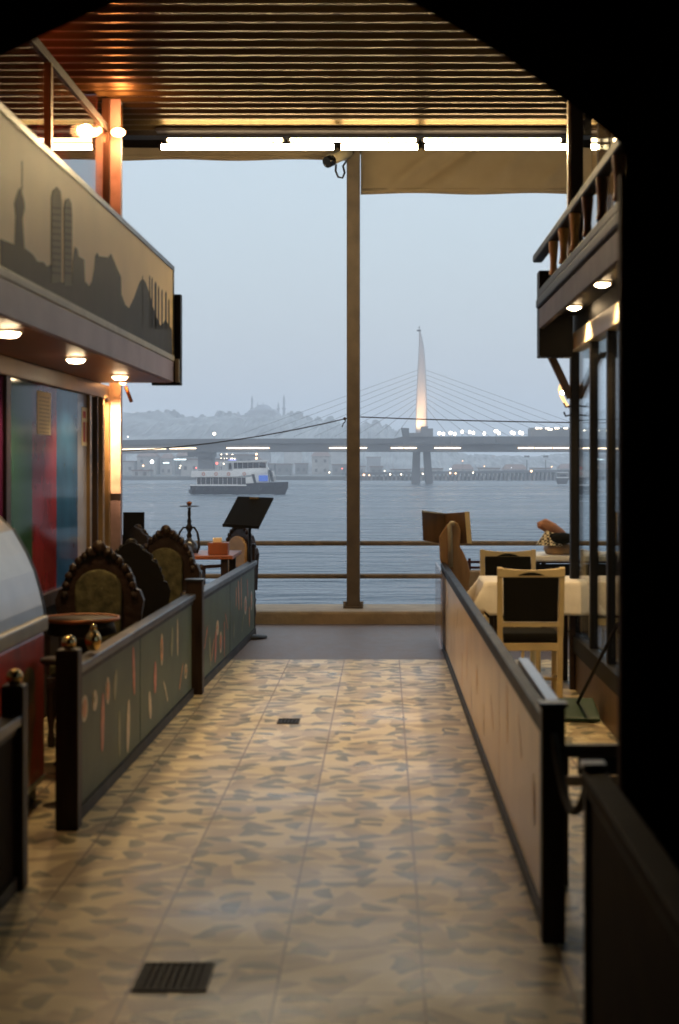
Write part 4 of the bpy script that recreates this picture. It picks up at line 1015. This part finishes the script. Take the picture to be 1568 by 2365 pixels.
b=MB(); b.box(1.362,1.42,4.7,11.42,2.548,2.86); b.box(1.36,1.5,4.7,11.42,2.862,2.88); b.build('upper_board',M['black_wood'],gf)
b=MB(); b.box(1.48,1.56,4.7,11.42,4.3,4.42); b.build('upper_header',M['dark_wood'],gf)
cl=thing('timber_column','tall dark timber column with curved braces at the right','column',(1.40,11.5,0))
b=MB(); b.box(1.355,1.445,11.45,11.55,0,4.43); b.build('shaft',M['black_wood'],cl,bevel=.006)
b=MB(); b.box(1.335,1.352,11.46,11.54,2.9,4.43); b.build('edge_strip',M['gold_frame'],cl)
def brace(x0,z0,x1,z1,x2,z2,mm,yv,th=.045):
    pts=[]
    for i in range(9):
        t=i/8; pts.append(((1-t)**2*x0+2*t*(1-t)*x1+t*t*x2,(1-t)**2*z0+2*t*(1-t)*z1+t*t*z2))
    o=[(x-th*.6,z) for x,z in pts]+[(x+th*.6,z+.01) for x,z in pts[::-1]]
    b=MB(); b.prism(o,lambda a_,b_,d:(a_,d,b_),yv-.03,yv+.03); return b
brace(1.20,2.42,1.27,2.28,1.36,2.08,None,11.5).build('brace',M['mid_wood'],cl)
brace(1.60,2.42,1.53,2.28,1.445,2.08,None,11.5).build('brace',M['mid_wood'],cl)
b=MB()
for sx in (-1,1):
    for z in (2.03,2.0-.035):
        b.tube([(1.40+sx*.045,11.44,z),(1.40+sx*.085,11.43,z-.01),(1.40+sx*.10,11.43,z+.02)],.007,6)
b.build('hooks',M['black_metal'],cl)
# balcony
ba=thing('balcony','dark timber balcony with turned balusters projecting at upper right','balcony',(1.25,9,2.6))
b=MB(); b.box(1.13,1.36,4.7,11.2,2.66,2.70); b.build('soffit',M['black_wood'],ba)
b=MB(); b.box(1.095,1.13,4.7,11.15,2.565,2.705); b.build('fascia',M['fascia_dark'],ba,bevel=.004)
b=MB(); b.box(1.075,1.36,4.7,11.2,2.71,2.775); b.box(1.085,1.34,4.7,11.2,2.778,2.84); b.build('moulding',M['black_wood'],ba,bevel=.012)
b=MB(); b.box(1.07,1.14,4.7,11.38,3.06,3.115); b.build('handrail',M['black_wood'],ba,bevel=.01)
for i in range(9):
    D=10.3-.575*i
    b=MB(); b.lathe([(.030,2.842),(.030,2.86),(.024,2.875),(.022,2.92),(.026,2.97),(.031,3.02),(.033,3.045),(.033,3.06)],(1.105,D,0),14); b.build('baluster',M['cream_wood'] if i<3 else M['mid_wood'],ba)
b=MB(); b.box(1.10,1.34,11.21,11.38,2.37,2.985)
for i in range(6): b.box(1.115+i*.037,1.125+i*.037,11.2,11.212,2.36,2.372)
b.build('end_block',M['black_wood'],ba,bevel=.006)
for (x,y,D,lb) in ((1390,655,9.06,'nearer round soffit lamp under the right balcony'),(1325,718,10.4,'farther round soffit lamp under the right balcony')):
    q=at(x,y,D); q.z=2.645
    t=thing('soffit_lamp',lb,'lamp',q,group='lamps under the right balcony')
    b=MB(); b.lathe([(.05,2.66),(.046,2.635),(.02,2.622),(0,2.62)],(q.x,q.y,0),18); b.build('dome',M['spot'],t)
    b=MB(); b.lathe([(.062,2.659),(.06,2.645),(.048,2.642)],(q.x,q.y,0),18); b.build('ring',M['gold_frame'],t)
    lamp('soffit_beam','SPOT',(q.x,q.y,2.60),34,(1,.68,.34),.04,t,spot_size=R(128),spot_blend=.5)
# glowing horn lamp behind the column
t=thing('curved_lamp','thin curved glowing lamp hanging beside the timber column','lamp',at(1298,905,11.8))
b=MB(); b.tube([at(1303,868,11.8),at(1297,885,11.8),at(1294,900,11.8),at(1297,915,11.8),at(1305,930,11.8),at(1314,941,11.8)],[.008,.014,.018,.014,.012,.008],8); b.build('glowing_tube',M['glow_arc'],t)
b=MB(); b.ball(at(1298,907,11.79),.016,10); b.build('bulb',M['spot'],t)
b=MB(); b.tube([at(1313,941,11.8),at(1322,941,11.6)],.006,6); b.build('bracket',M['black_metal'],t)

# ================================================================== FURNITURE: RIGHT
def chair(name,lb,loc,rz,grp,back='charcoal'):
    # faces +y in its own space
    t=thing(name,lb,'chair',loc,rz,grp,local=True)
    for sx in (-1,1):
        b=MB(); b.bar((sx*.195,-.20,0),(sx*.2,-.18,.46),.035,.035); b.bar((sx*.2,-.18,.45),(sx*.205,-.235,.925),.036,.034); b.build('rear_leg',M['cream_wood'],t,bevel=.004)
        b=MB(); b.bar((sx*.2,.20,0),(sx*.2,.19,.44),.036,.036); b.build('front_leg',M['cream_wood'],t,bevel=.004)
    b=MB(); top=[(-.223,.86)]+[(-.223+.446*i/12,.925-.018*math.sin(math.pi*i/12)) for i in range(13)]+[(.223,.86)]
    b.prism(top,lambda a_,b_,d:(a_,d,b_),-.25,-.222); b.build('crest_rail',M['cream_wood'],t,bevel=.004)
    b=MB(); b.bar((-.185,-.192,.545),(.185,-.192,.545),.028,.03); b.bar((-.185,-.185,.395),(.185,-.185,.395),.028,.05); b.bar((-.185,.19,.39),(.185,.19,.39),.028,.05)
    for sx in (-1,1): b.bar((sx*.2,-.17,.39),(sx*.2,.18,.39),.026,.05); b.bar((sx*.2,-.18,.16),(sx*.2,.18,.16),.02,.022)
    b.bar((-.2,0,.16),(.2,0,.16),.02,.022)
    for xx in (-.05,.05): b.bar((xx,-.186,.05+.11),(xx,-.186,.37),.02,.012)
    b.build('frame_rails',M['cream_wood'],t,bevel=.003)
    b=MB(); a_=[(-.18,.565),(.18,.565),(.182,.855),(-.182,.855)]
    b.hexa([(-.178,-.218,.565),(.178,-.218,.565),(.178,-.188,.565),(-.178,-.188,.565)],[(-.183,-.25,.872),(.183,-.25,.872),(.183,-.215,.872),(-.183,-.215,.872)]); b.build('back_pad',M[back],t,bevel=.01)
    b=MB(); b.prism([(-.09,.872),(-.06,.884),(-.02,.893),(.02,.893),(.06,.884),(.09,.872)],lambda a_,b_,d:(a_,d,b_),-.2535,-.2215); b.build('handle_slot',M['charcoal'],t)
    b=MB(); b.box(-.2,.2,-.17,.22,.42,.485); b.build('seat',M[back],t,bevel=.02)
    return t
GC='cream dining chairs with charcoal pads'
ch0=chair('dining_chair','nearest cream wooden dining chair seen from behind with dark back pad',(.965,10.62,0),0,GC)
dup(ch0,(.985,12.35,0),math.pi,'cream dining chair on the far side of the near white table',GC)
dup(ch0,(2.35,11.6,0),R(80),'cream chair half hidden behind the dark glazed front',GC)

def cloth_table(name,lb,cx,cy,hx,hy,zt,drop,seed,lbc,rot=0):
    t=thing(name,lb,'table',(cx,cy,0))
    b=MB(); b.box(cx-hx+.02,cx+hx-.02,cy-hy+.02,cy+hy-.02,zt-.03,zt-.006); b.build('tabletop',M['dark_wood'],t)
    for sx in (-1,1):
        for sy in (-1,1):
            b=MB(); b.box(cx+sx*(hx-.08)-.02,cx+sx*(hx-.08)+.02,cy+sy*(hy-.08)-.02,cy+sy*(hy-.08)+.02,0,zt-.03); b.build('leg',M['dark_wood'],t)
    # cloth: grid draped over the edge with corner points hanging lower and flared
    n=44; E_=drop; v=[];f=[]
    rnd=random.Random(seed)
    for j in range(n+1):
        for i in range(n+1):
            u=-(hx+E_)+2*(hx+E_)*i/n; w_=-(hy+E_)+2*(hy+E_)*j/n
            ox=max(0,abs(u)-hx); oy=max(0,abs(w_)-hy)
            x_=math.copysign(min(abs(u),hx),u); y_=math.copysign(min(abs(w_),hy),w_)
            d_=math.hypot(ox,oy)
            fold=.022*math.sin(u*19+seed)*min(1,oy*8)+.022*math.sin(w_*19+seed*2)*min(1,ox*8)
            flare=.10*d_+ (abs(fold) if d_>0 else 0)
            if ox>0: x_+=math.copysign(flare*(ox/d_)+.012,u)
            if oy>0: y_+=math.copysign(flare*(oy/d_)+.012,w_)
            if ox>0 and oy>0:
                q=min(ox,oy)*.55; x_+=math.copysign(q*1.0,u); y_+=math.copysign(q*.8,w_)
            z_=zt+.002-max(0,d_-.01)*.97 if d_>0 else zt+.002
            if ox>0 and oy>0: z_=zt-math.hypot(ox,oy)*.80
            v.append((cx+x_,cy+y_,z_))
    for j in range(n):
        for i in range(n): f.append((j*(n+1)+i,j*(n+1)+i+1,(j+1)*(n+1)+i+1,(j+1)*(n+1)+i))
    b=MB(); b.add(v,f,0,True); o=b.build('tablecloth',M['cloth']); tag(o,lbc,'tablecloth')
    sm=o.modifiers.new('solid','SOLIDIFY'); sm.thickness=.003
cloth_table('dining_table','dark dining table under the near white cloth by the chairs',1.07,11.48,.35,.32,.77,.25,2,'white cloth with hanging corners on the near dining table')
cloth_table('dining_table','dark dining table under the far white cloth holding the basket',1.80,14.35,.46,.36,.79,.06,5,'small white cloth on the far dining table under the basket')
b=MB(); b.box(1.345,2.25,13.985,14.02,.56,.72); b.box(1.345,1.38,14.02,14.6,.56,.72)
tag(b.build('table_apron',M['black_wood']),'black apron board under the far dining table','board')
# napkin dispenser / glass on near table
t=thing('salt_shaker','tiny pale shaker standing on the near white tablecloth','shaker',(1.035,11.3,.775))
b=MB(); b.lathe([(.018,.776),(.018,.815),(.013,.83)],(1.035,11.3,0),12); b.build('glass_body',M['paper'],t)
b=MB(); b.lathe([(.014,.83),(.014,.84),(.0,.846)],(1.035,11.3,0),12); b.build('lid',M['brass'],t)
# bread basket
bk=thing('bread_basket','basket lined with checked cloth holding bread on the far table','basket',(1.60,14.2,.795))
b=MB(); prof=[(.11,.795),(.15,.80),(.17,.85),(.155,.89),(.12,.90)]
b.lathe(prof,(1.60,14.2,0),18); b.build('wicker_bowl',M['pale_wood'],bk)
b=MB(); qa=[at(1238,1260,14.1),at(1262,1225,14.15),at(1292,1235,14.1),at(1300,1262,14.0)]
b.add([*qa,*[p+Vector((0,.06,0)) for p in qa]],[(0,1,2,3),(7,6,5,4),(0,4,5,1),(1,5,6,2),(2,6,7,3),(3,7,4,0)]); b.build('checked_cloth',M['gingham'],bk,bevel=.01)
b=MB(); b.tube([at(1241,1213,14.2),at(1256,1211,14.2),at(1275,1222,14.2),at(1296,1236,14.2),at(1308,1246,14.2)],[.025,.055,.06,.05,.03],12)
tag(b.build('bread_loaf',M['bread']),'brown bread loaf leaning out of the checked basket','bread')
b=MB(); b.ball(at(1300,1243,14.05),.09,12,sc=(1.2,.8,.55)); b.ball(at(1285,1238,14.1),.05,10,sc=(1.2,.8,.6))
tag(b.build('dark_napkin',M['charcoal']),'dark crumpled napkin lying on the checked basket','napkin')
# menu lectern at the end of the fence
ml=thing('menu_lectern','brown wooden menu stand with an open two leaf board on top','menu stand',(.55,13.9,0))
LD=13.95
def lb4(p,dep=.03): return p+[q+Vector((0,dep,0)) for q in p]
qa=[at(977,1248,LD-.02),at(1033,1258,LD+.14),at(1026,1186,LD+.14),at(974,1180,LD-.02)]
b=MB(); b.add(lb4(qa),[(0,1,2,3),(7,6,5,4),(0,4,5,1),(1,5,6,2),(2,6,7,3),(3,7,4,0)]); b.build('left_leaf',M['mid_wood'],ml)
qa=[at(1033,1258,LD+.14),at(1080,1254,LD-.02),at(1073,1183,LD-.02),at(1026,1186,LD+.14)]
b=MB(); b.add(lb4(qa),[(0,1,2,3),(7,6,5,4),(0,4,5,1),(1,5,6,2),(2,6,7,3),(3,7,4,0)]); b.build('right_leaf',M['mid_wood'],ml)
qa=[at(1079,1255,LD-.05),at(1090,1255,LD-.05),at(1084,1182,LD-.05),at(1073,1182,LD-.05)]
b=MB(); b.add(lb4(qa,.02),[(0,1,2,3),(7,6,5,4),(0,4,5,1),(1,5,6,2),(2,6,7,3),(3,7,4,0)]); b.build('edge_strip',M['cream_wood'],ml)
qa=[at(974,1179,LD-.05),at(1026,1185,LD+.12),at(1026,1188,LD+.12),at(974,1183,LD-.05)]
b=MB(); b.add(lb4(qa,.02),[(0,1,2,3),(7,6,5,4),(0,4,5,1),(1,5,6,2),(2,6,7,3),(3,7,4,0)]); b.build('top_edge',M['gold_frame'],ml)
body=[(1014,1240),(1016,1290),(1022,1318),(1035,1350),(1050,1500),(1078,1500),(1083,1345),(1087,1325),(1080,1298),(1070,1275),(1062,1262),(1064,1225),(1058,1208),(1046,1204),(1032,1212)]
b=MB(); b.prism([(at(x,y,LD).x,at(x,y,LD).z) for x,y in body],lambda a_,b_,d:(a_,d,max(b_,0)),LD-.02,LD+.08); b.build('body',M['pale_wood'],ml,bevel=.01)
b=MB(); b.tube([at(1041,1310,LD-.04),at(1039,1230,LD-.04),at(1038,1215,LD-.04),at(1042,1208,LD-.04),at(1050,1209,LD-.04)],.022,10); b.build('hoop_tube',M['gold_frame'],ml)

# dustpan with broom and bench on the right
dp=thing('dustpan','dark green long handled dustpan leaning on the glazed front','dustpan',(1.2,9.9,0))
b=MB(); b.hexa([(1.08,9.8,.01),(1.34,9.75,.01),(1.34,10.05,.01),(1.08,10.05,.01)],[(1.08,9.8,.03),(1.34,9.75,.03),(1.33,10.04,.12),(1.09,10.04,.12)]); b.build('pan',M['green_plastic'],dp,bevel=.01)
b=MB(); b.tube([(1.22,10.0,.08),(1.355,9.15,.68)],.011,8); b.build('handle',M['black_metal'],dp)
bn=thing('low_barrier','low dark timber barrier between the beige fence and the arch','barrier',(.95,6.0,0))
b=MB(); b.box(.64,1.30,5.98,6.03,.49,.535); b.build('top_bar',M['dark_wood'],bn,bevel=.004)
b=MB(); b.box(.66,1.28,5.96,5.99,.385,.42); b.build('front_bar',M['pale_wood'],bn)
for xx in (.68,1.24):
    b=MB(); b.box(xx-.02,xx+.02,5.99,6.03,0,.489); b.build('leg',M['dark_wood'],bn)
b=MB(); b.box(.74,.93,6.0,6.04,.42,.489); b.build('middle_board',M['black_wood'],bn)

# ================================================================== FURNITURE: LEFT
def carved_chair(loc,rz,lb,pad='pad',wood='carved'):
    # faces -y in its own space
    t=thing('carved_armchair',lb,'armchair',loc,rz,'carved armchairs behind the left fence',local=True)
    # scalloped crest outline
    o=[(-.25,.42),(-.27,.72),(-.285,.80),(-.26,.86),(-.235,.87),(-.22,.93),(-.19,.99),(-.15,1.01),(-.13,1.06),(-.09,1.075),(-.06,1.11),(0,1.135)]
    o=o+[(-x,z) for x,z in o[::-1][1:]]
    b=MB(); b.prism(o,lambda a_,b_,d:(a_,d,b_),.17,.225)
    for i in range(15):
        a=math.pi*(i+.5)/15; b.ball((math.cos(a)*.225,.165,.80+math.sin(a)*.285),.026,8,sc=(1,.7,1))
    b.ball((0,.16,1.115),.045,10,sc=(1,.6,.9)); b.ball((-.06,.16,1.085),.03,8); b.ball((.06,.16,1.085),.03,8)
    b.build('back_frame',M[wood],t)
    b=MB(); po=[(-.14,.56)]+[(-.145+0*i,.0) for i in range(0)]+[(.15*math.cos(math.pi-a*math.pi/12),.86+.125*math.sin(a*math.pi/12)) for a in range(13)]+[(.14,.56)]
    b.prism(po,lambda a_,b_,d:(a_,d,b_),.125,.168); b.build('back_pad',M[pad],t,bevel=.012)
    b=MB(); b.box(-.235,.235,-.25,.16,.40,.475); b.build('seat_cushion',M[pad],t,bevel=.02)
    b=MB(); b.box(-.25,.25,-.26,.2,.33,.398); b.build('seat_frame',M[wood],t,bevel=.006)
    for sx in (-1,1):
        b=MB(); b.bar((sx*.26,.18,.66),(sx*.27,-.16,.66),.045,.035); b.ball((sx*.27,-.17,.655),.034,10); b.bar((sx*.265,-.14,.4),(sx*.268,-.13,.65),.03,.03); b.build('arm',M[wood],t)
        for sy in (-.23,.19):
            b=MB(); b.lathe([(.018,0),(.024,.04),(.016,.10),(.03,.2),(.022,.27),(.032,.33)],(sx*.225,sy,0),10); b.build('leg',M[wood],t)
    return t
c0=carved_chair((-1.685,9.15,0),0,'nearest carved armchair with green gold back pad behind the tray table')
c0.scale=(.92,.92,1.0)
c1o=carved_chair((-1.68,10.45,0),math.pi+.15,'carved armchair turned away and almost black behind the nearest one',wood='black_wood')
c1o.scale=(.9,.9,.97)
c2o=dup(c0,(-1.66,11.6,0),-.2,'carved armchair with green gold pad farther along near the terrace')
c3o=dup(c1o,(-1.95,12.95,0),math.pi-.4,'black carved armchair turned away in front of the terrace table')
c4o=carved_chair((-1.52,15.3,0),-.75,'carved armchair with tan leather pad at the far end of the fence','tan_pad')
c4o.scale=(.85,.85,.92)
# tray table
tt=thing('tray_table','round dark tray table with glowing copper rim before the armchair','table',(-1.625,8.45,0))
b=MB(); b.lathe([(0,.765),(.19,.765),(.19,.778),(0,.778)],(-1.625,8.45,0),28); b.build('tabletop',M['dark_wood'],tt)
b=MB(); b.lathe([(.192,.765),(.204,.772),(.203,.786),(.192,.784)],(-1.625,8.45,0),28); b.build('copper_rim',M['copper'],tt)
b=MB(); b.lathe([(.17,.762),(.185,.70),(.16,.69),(.03,.66),(.025,.10),(.12,.03),(.15,0)],(-1.625,8.45,0),24); b.build('pedestal',M['black_wood'],tt)
# brass pots beside it
for i,(x,y,D,lb) in enumerate(((215,1478,7.45,'small round brass pot behind the near left fence rail'),)):
    q=at(x,y,D)
    t=thing('brass_pot',lb,'pot',(q.x,D,q.z-.04))
    b=MB(); b.lathe([(.02,-.05),(.035,-.03),(.04,0),(.03,.03),(.014,.045),(.018,.055)],q,14); b.build('pot_body',M['brass'],t)
    b=MB(); b.ball(q+Vector((0,0,.062)),.014,8); b.build('lid',M['brass'],t)
b=MB(); b.lathe([(0,.69),(.10,.69),(.10,.67),(.02,.66),(.02,.02),(.09,0)],(-1.52,7.42,0),18)
tag(b.build('side_stand',M['dark_wood']),'small round wooden stand under the brass pot','stand')
# freezer -------------------------------------------------------------------
fr=thing('ice_cream_freezer','red ice cream freezer with curved glass top at far left','freezer',(-1.85,6.6,0))
b=MB(); b.box(-2.09,-1.64,5.3,7.6,.09,.80); b.build('body',M['red_plastic'],fr,bevel=.015)
b=MB(); b.box(-2.07,-1.67,5.35,7.55,0,.09); b.build('plinth',M['black_metal'],fr)
b=MB(); b.box(-1.639,-1.632,5.3,7.6,.09,.115); b.build('kick_strip',M['freezer_trim'],fr)
b=MB(); b.box(-2.09,-1.625,5.28,7.62,.802,.875); b.build('top_rim',M['freezer_trim'],fr,bevel=.01)
gp=[(-1.64,.876),(-1.648,.93),(-1.665,1.0),(-1.69,1.09),(-1.73,1.18),(-1.79,1.285),(-1.86,1.35),(-1.95,1.40),(-2.09,1.42),(-2.09,.876)]
b=MB(); b.prism(gp,lambda a_,b_,d:(a_,d,b_),5.3,7.6); b.build('curved_glass',M['freezer_glass'],fr,bevel=.006)
b=MB(); b.prism([(x+.004,z) for x,z in gp[:-1]]+[(x-.012,z-.008) for x,z in gp[:-1][::-1]],lambda a_,b_,d:(a_,d,b_),7.6,7.625); b.build('glass_edge',M['black_metal'],fr)
for dc in (7.2,6.3,5.7):
    b=MB()
    def el(dc,zc,a_,h_,m_,o_): b.prism([(dc+a_*math.cos(t*math.pi/8),zc+h_*math.sin(t*math.pi/8)) for t in range(16)],lambda p_,q_,d:(d,p_,q_),-1.6385,-1.6385+o_,m_)
    b.prism([(dc-.16,.40),(dc+.16,.40),(dc+.05,.13),(dc-.05,.13)],lambda p_,q_,d:(d,p_,q_),-1.6385,-1.6375,0)
    el(dc,.45,.19,.13,1,.002); el(dc+.05,.58,.13,.09,0,.003)
    b.build('cone_picture',[M['wafer_print'],M['orange_print']],fr)
# terrace table with boxes, board and hookah
tb=thing('terrace_table','long brown terrace table behind the left fence near the railing','table',(-2.0,14.35,0))
b=MB(); b.box(-2.75,-1.34,13.9,14.8,.765,.80); b.build('tabletop',M['terracotta'],tb,bevel=.006)
for xx in (-2.65,-1.42):
    for yy in (13.98,14.72):
        b=MB(); b.box(xx-.03,xx+.03,yy-.03,yy+.03,0,.764); b.build('leg',M['dark_wood'],tb)
def nbox(x0,x1,y0,y1,D,lb,lp):
    a=at(x0,y0,D); c=at(x1,y1,D); t=thing('napkin_box',lb,'box',((a.x+c.x)/2,D,.80)); z0=.802
    h=a.z-c.z
    b=MB(); b.box(a.x,c.x,D-.07,D+.07,z0,z0+h*.72); b.build('box',M['terracotta'],t,bevel=.006)
    b=MB(); b.box(a.x+.04,c.x-.06,D-.04,D+.04,z0+h*.70,z0+h); b.build('napkins',M['paper'],t,bevel=.008)
nbox(281,352,1238,1276,14.0,'brown napkin box with yellow napkins left of the hookah','')
nbox(482,528,1252,1290,14.1,'smaller brown napkin box beside the tan armchair','')
bb=thing('menu_board','small upright black menu board on the terrace table','board',(at(309,0,14.5).x,14.5,.80))
a=at(285,1183,14.5); c=at(333,1240,14.5)
b=MB(); b.box(a.x,c.x,14.48,14.52,.83,a.z); b.build('board',M['black_card'],bb)
b=MB(); b.box(a.x-.01,c.x+.01,14.44,14.56,.801,.829); b.build('foot',M['black_wood'],bb)
# hookah
hk=thing('hookah','dark hookah with metal tray and looped hoses on the table','hookah',(at(437,0,14.3).x,14.3,.80))
hx=at(437,0,14.3).x; hz=lambda y: at(0,y,14.3).z
b=MB(); b.lathe([(.0,.802),(.07,.803),(.085,.84),(.07,.89),(.03,.925),(.02,.94)],(hx,14.3,0),20); b.build('glass_base',M['hookah_glass'],hk)
b=MB(); b.lathe([(.018,.93),(.026,.96),(.014,.99),(.03,1.02),(.033,1.04),(.016,1.065),(.022,1.09),(.012,1.12),(.017,1.16),(.012,1.2),(.02,1.215)],(hx,14.3,0),16); b.build('stem',M['black_metal'],hk)
b=MB(); b.lathe([(.0,hz(1170)),(.085,hz(1170)),(.09,hz(1168)),(.085,hz(1169)),(.0,hz(1168.5))],(hx,14.3,0),24); b.build('tray',M['rail_metal'],hk)
b=MB(); b.lathe([(.014,hz(1168)),(.024,hz(1163)),(.024,hz(1160)),(.006,hz(1158))],(hx,14.3,0),14); b.build('coal_bowl',M['copper'],hk)
for sx in (-1,1):
    b=MB(); b.tube([(hx+sx*.018,14.29,1.03),(hx+sx*.05,14.27,1.035),(hx+sx*.08,14.25,.99),(hx+sx*.092,14.24,.93),(hx+sx*.10,14.22,.86),(hx+sx*.085,14.18,.81)],[.009,.009,.010,.011,.011,.01],8); b.build('hose',M['black_metal'],hk)
# black lectern
lc=thing('reading_lectern','tilted black lectern board on a thin pole at the fence end','lectern',(at(577,0,14.6).x,14.6,0))
qa=[at(514,1212,14.42),at(598,1217,14.42),at(632,1149,14.8),at(549,1146,14.8)]
nrm=(qa[1]-qa[0]).cross(qa[3]-qa[0]).normalized()*.02
b=MB(); b.add([*qa,*[p-nrm for p in qa]],[(0,1,2,3),(7,6,5,4),(0,4,5,1),(1,5,6,2),(2,6,7,3),(3,7,4,0)]); b.build('board',M['black_card'],lc,bevel=.004)
b=MB(); b.bar(at(514,1213,14.40),at(598,1218,14.40),.03,.03); b.build('book_lip',M['black_card'],lc)
b=MB(); b.tube([at(577,1195,14.6),(at(577,0,14.6).x,14.6,0)],.014,10); b.lathe([(.16,0),(.16,.015),(.02,.03)],(at(577,0,14.6).x,14.6,0),20); b.build('pole',M['black_metal'],lc)
b=MB(); b.box(at(578,0,14.8).x,at(598,0,14.8).x,14.76,14.80,at(0,1153,14.8).z,at(0,1148,14.8).z); b.build('brass_clip',M['brass'],lc)

# ================================================================== DRAINS
def grate(x0,x1,y0,y1,lb,n):
    a=EYE/((y0-VY)*K); c=EYE/((y1-VY)*K); D0,D1=min(a,c),max(a,c); Dm=(D0+D1)/2
    X0=(x0-VX)*K*Dm; X1=(x1-VX)*K*Dm
    t=thing('floor_drain',lb,'drain',((X0+X1)/2,Dm,0))
    b=MB(); b.box(X0,X1,D0,D1,.0005,.002); b.build('pit',M['black_card'],t)
    b=MB(); e_=.012
    b.box(X0,X1,D0,D0+e_,.002,.006); b.box(X0,X1,D1-e_,D1,.002,.006); b.box(X0,X0+e_,D0+e_,D1-e_,.002,.006); b.box(X1-e_,X1,D0+e_,D1-e_,.002,.006); b.build('frame',M['black_wood'],t)
    b=MB()
    for i in range(n):
        xx_=X0+e_+(X1-X0-2*e_)*(i+.5)/n; b.box(xx_-.004,xx_+.004,D0+e_,D1-e_,.002,.0055)
    b.build('grate_bars',M['black_wood'],t)
grate(318,487,2226,2291,'larger square floor drain in the tiles near the bottom',9)
grate(641,692,1661,1672,'small floor drain further up the tiled passage',5)

print('objects', len(bpy.data.objects))

# ------------------------------------------------ ordinals for look-alikes
ORD=['first','second','third','fourth','fifth','sixth','seventh','eighth','ninth','tenth','eleventh','twelfth','thirteenth','fourteenth','fifteenth','sixteenth','seventeenth','eighteenth','nineteenth','twentieth']
ORD+=['twenty '+x for x in ORD[:9]]+['thirtieth']+['thirty '+x for x in ORD[:9]]+['fortieth']+['forty '+x for x in ORD[:9]]
def ordinal(group, fmt, key=None, where=lambda o:True):
    v=[o for o in bpy.data.objects if o.get('group')==group and where(o)]
    v.sort(key=key or (lambda o:(o.location.x/max(1,o.location.y))))
    for i,o in enumerate(v): o['label']=fmt.format(ORD[i])
ordinal('houses on the hazy far shore','{} hazy house from the left in the row along the far shore')
ordinal('houses on the far hillside','{} hazy pale house from the left standing higher on the far hillside')
ordinal('trees along the hazy far hill','{} hazy broadleaf tree from the left on the far hill skyline')
ordinal('globe lamps on the bridge platform','{} cream globe lamp to the right of the bridge tower')
ordinal('lamps behind the low far bridge','{} amber lamp from the left behind the low far bridge',where=lambda o:'amber' in o['label'])
ordinal('lamps behind the low far bridge','{} white lamp from the left behind the low far bridge',where=lambda o:'white' in o['label'])
v=[o for o in bpy.data.objects if o.get('group')=='lamps on the waterfront block']
zm=sum(o.location.z for o in v)/len(v)
ordinal('lamps on the waterfront block','{} cream lamp from the left in the upper row on the waterfront block',where=lambda o:o.location.z>zm)
ordinal('lamps on the waterfront block','{} cream lamp from the left in the lower row on the waterfront block',where=lambda o:o.location.z<=zm)
ordinal('cream lamps at the waterfront hall','{} of two cream lamps in front of the lit waterfront hall')
ordinal('masts behind the low far bridge','{} thin hazy mast from the left behind the low far bridge')
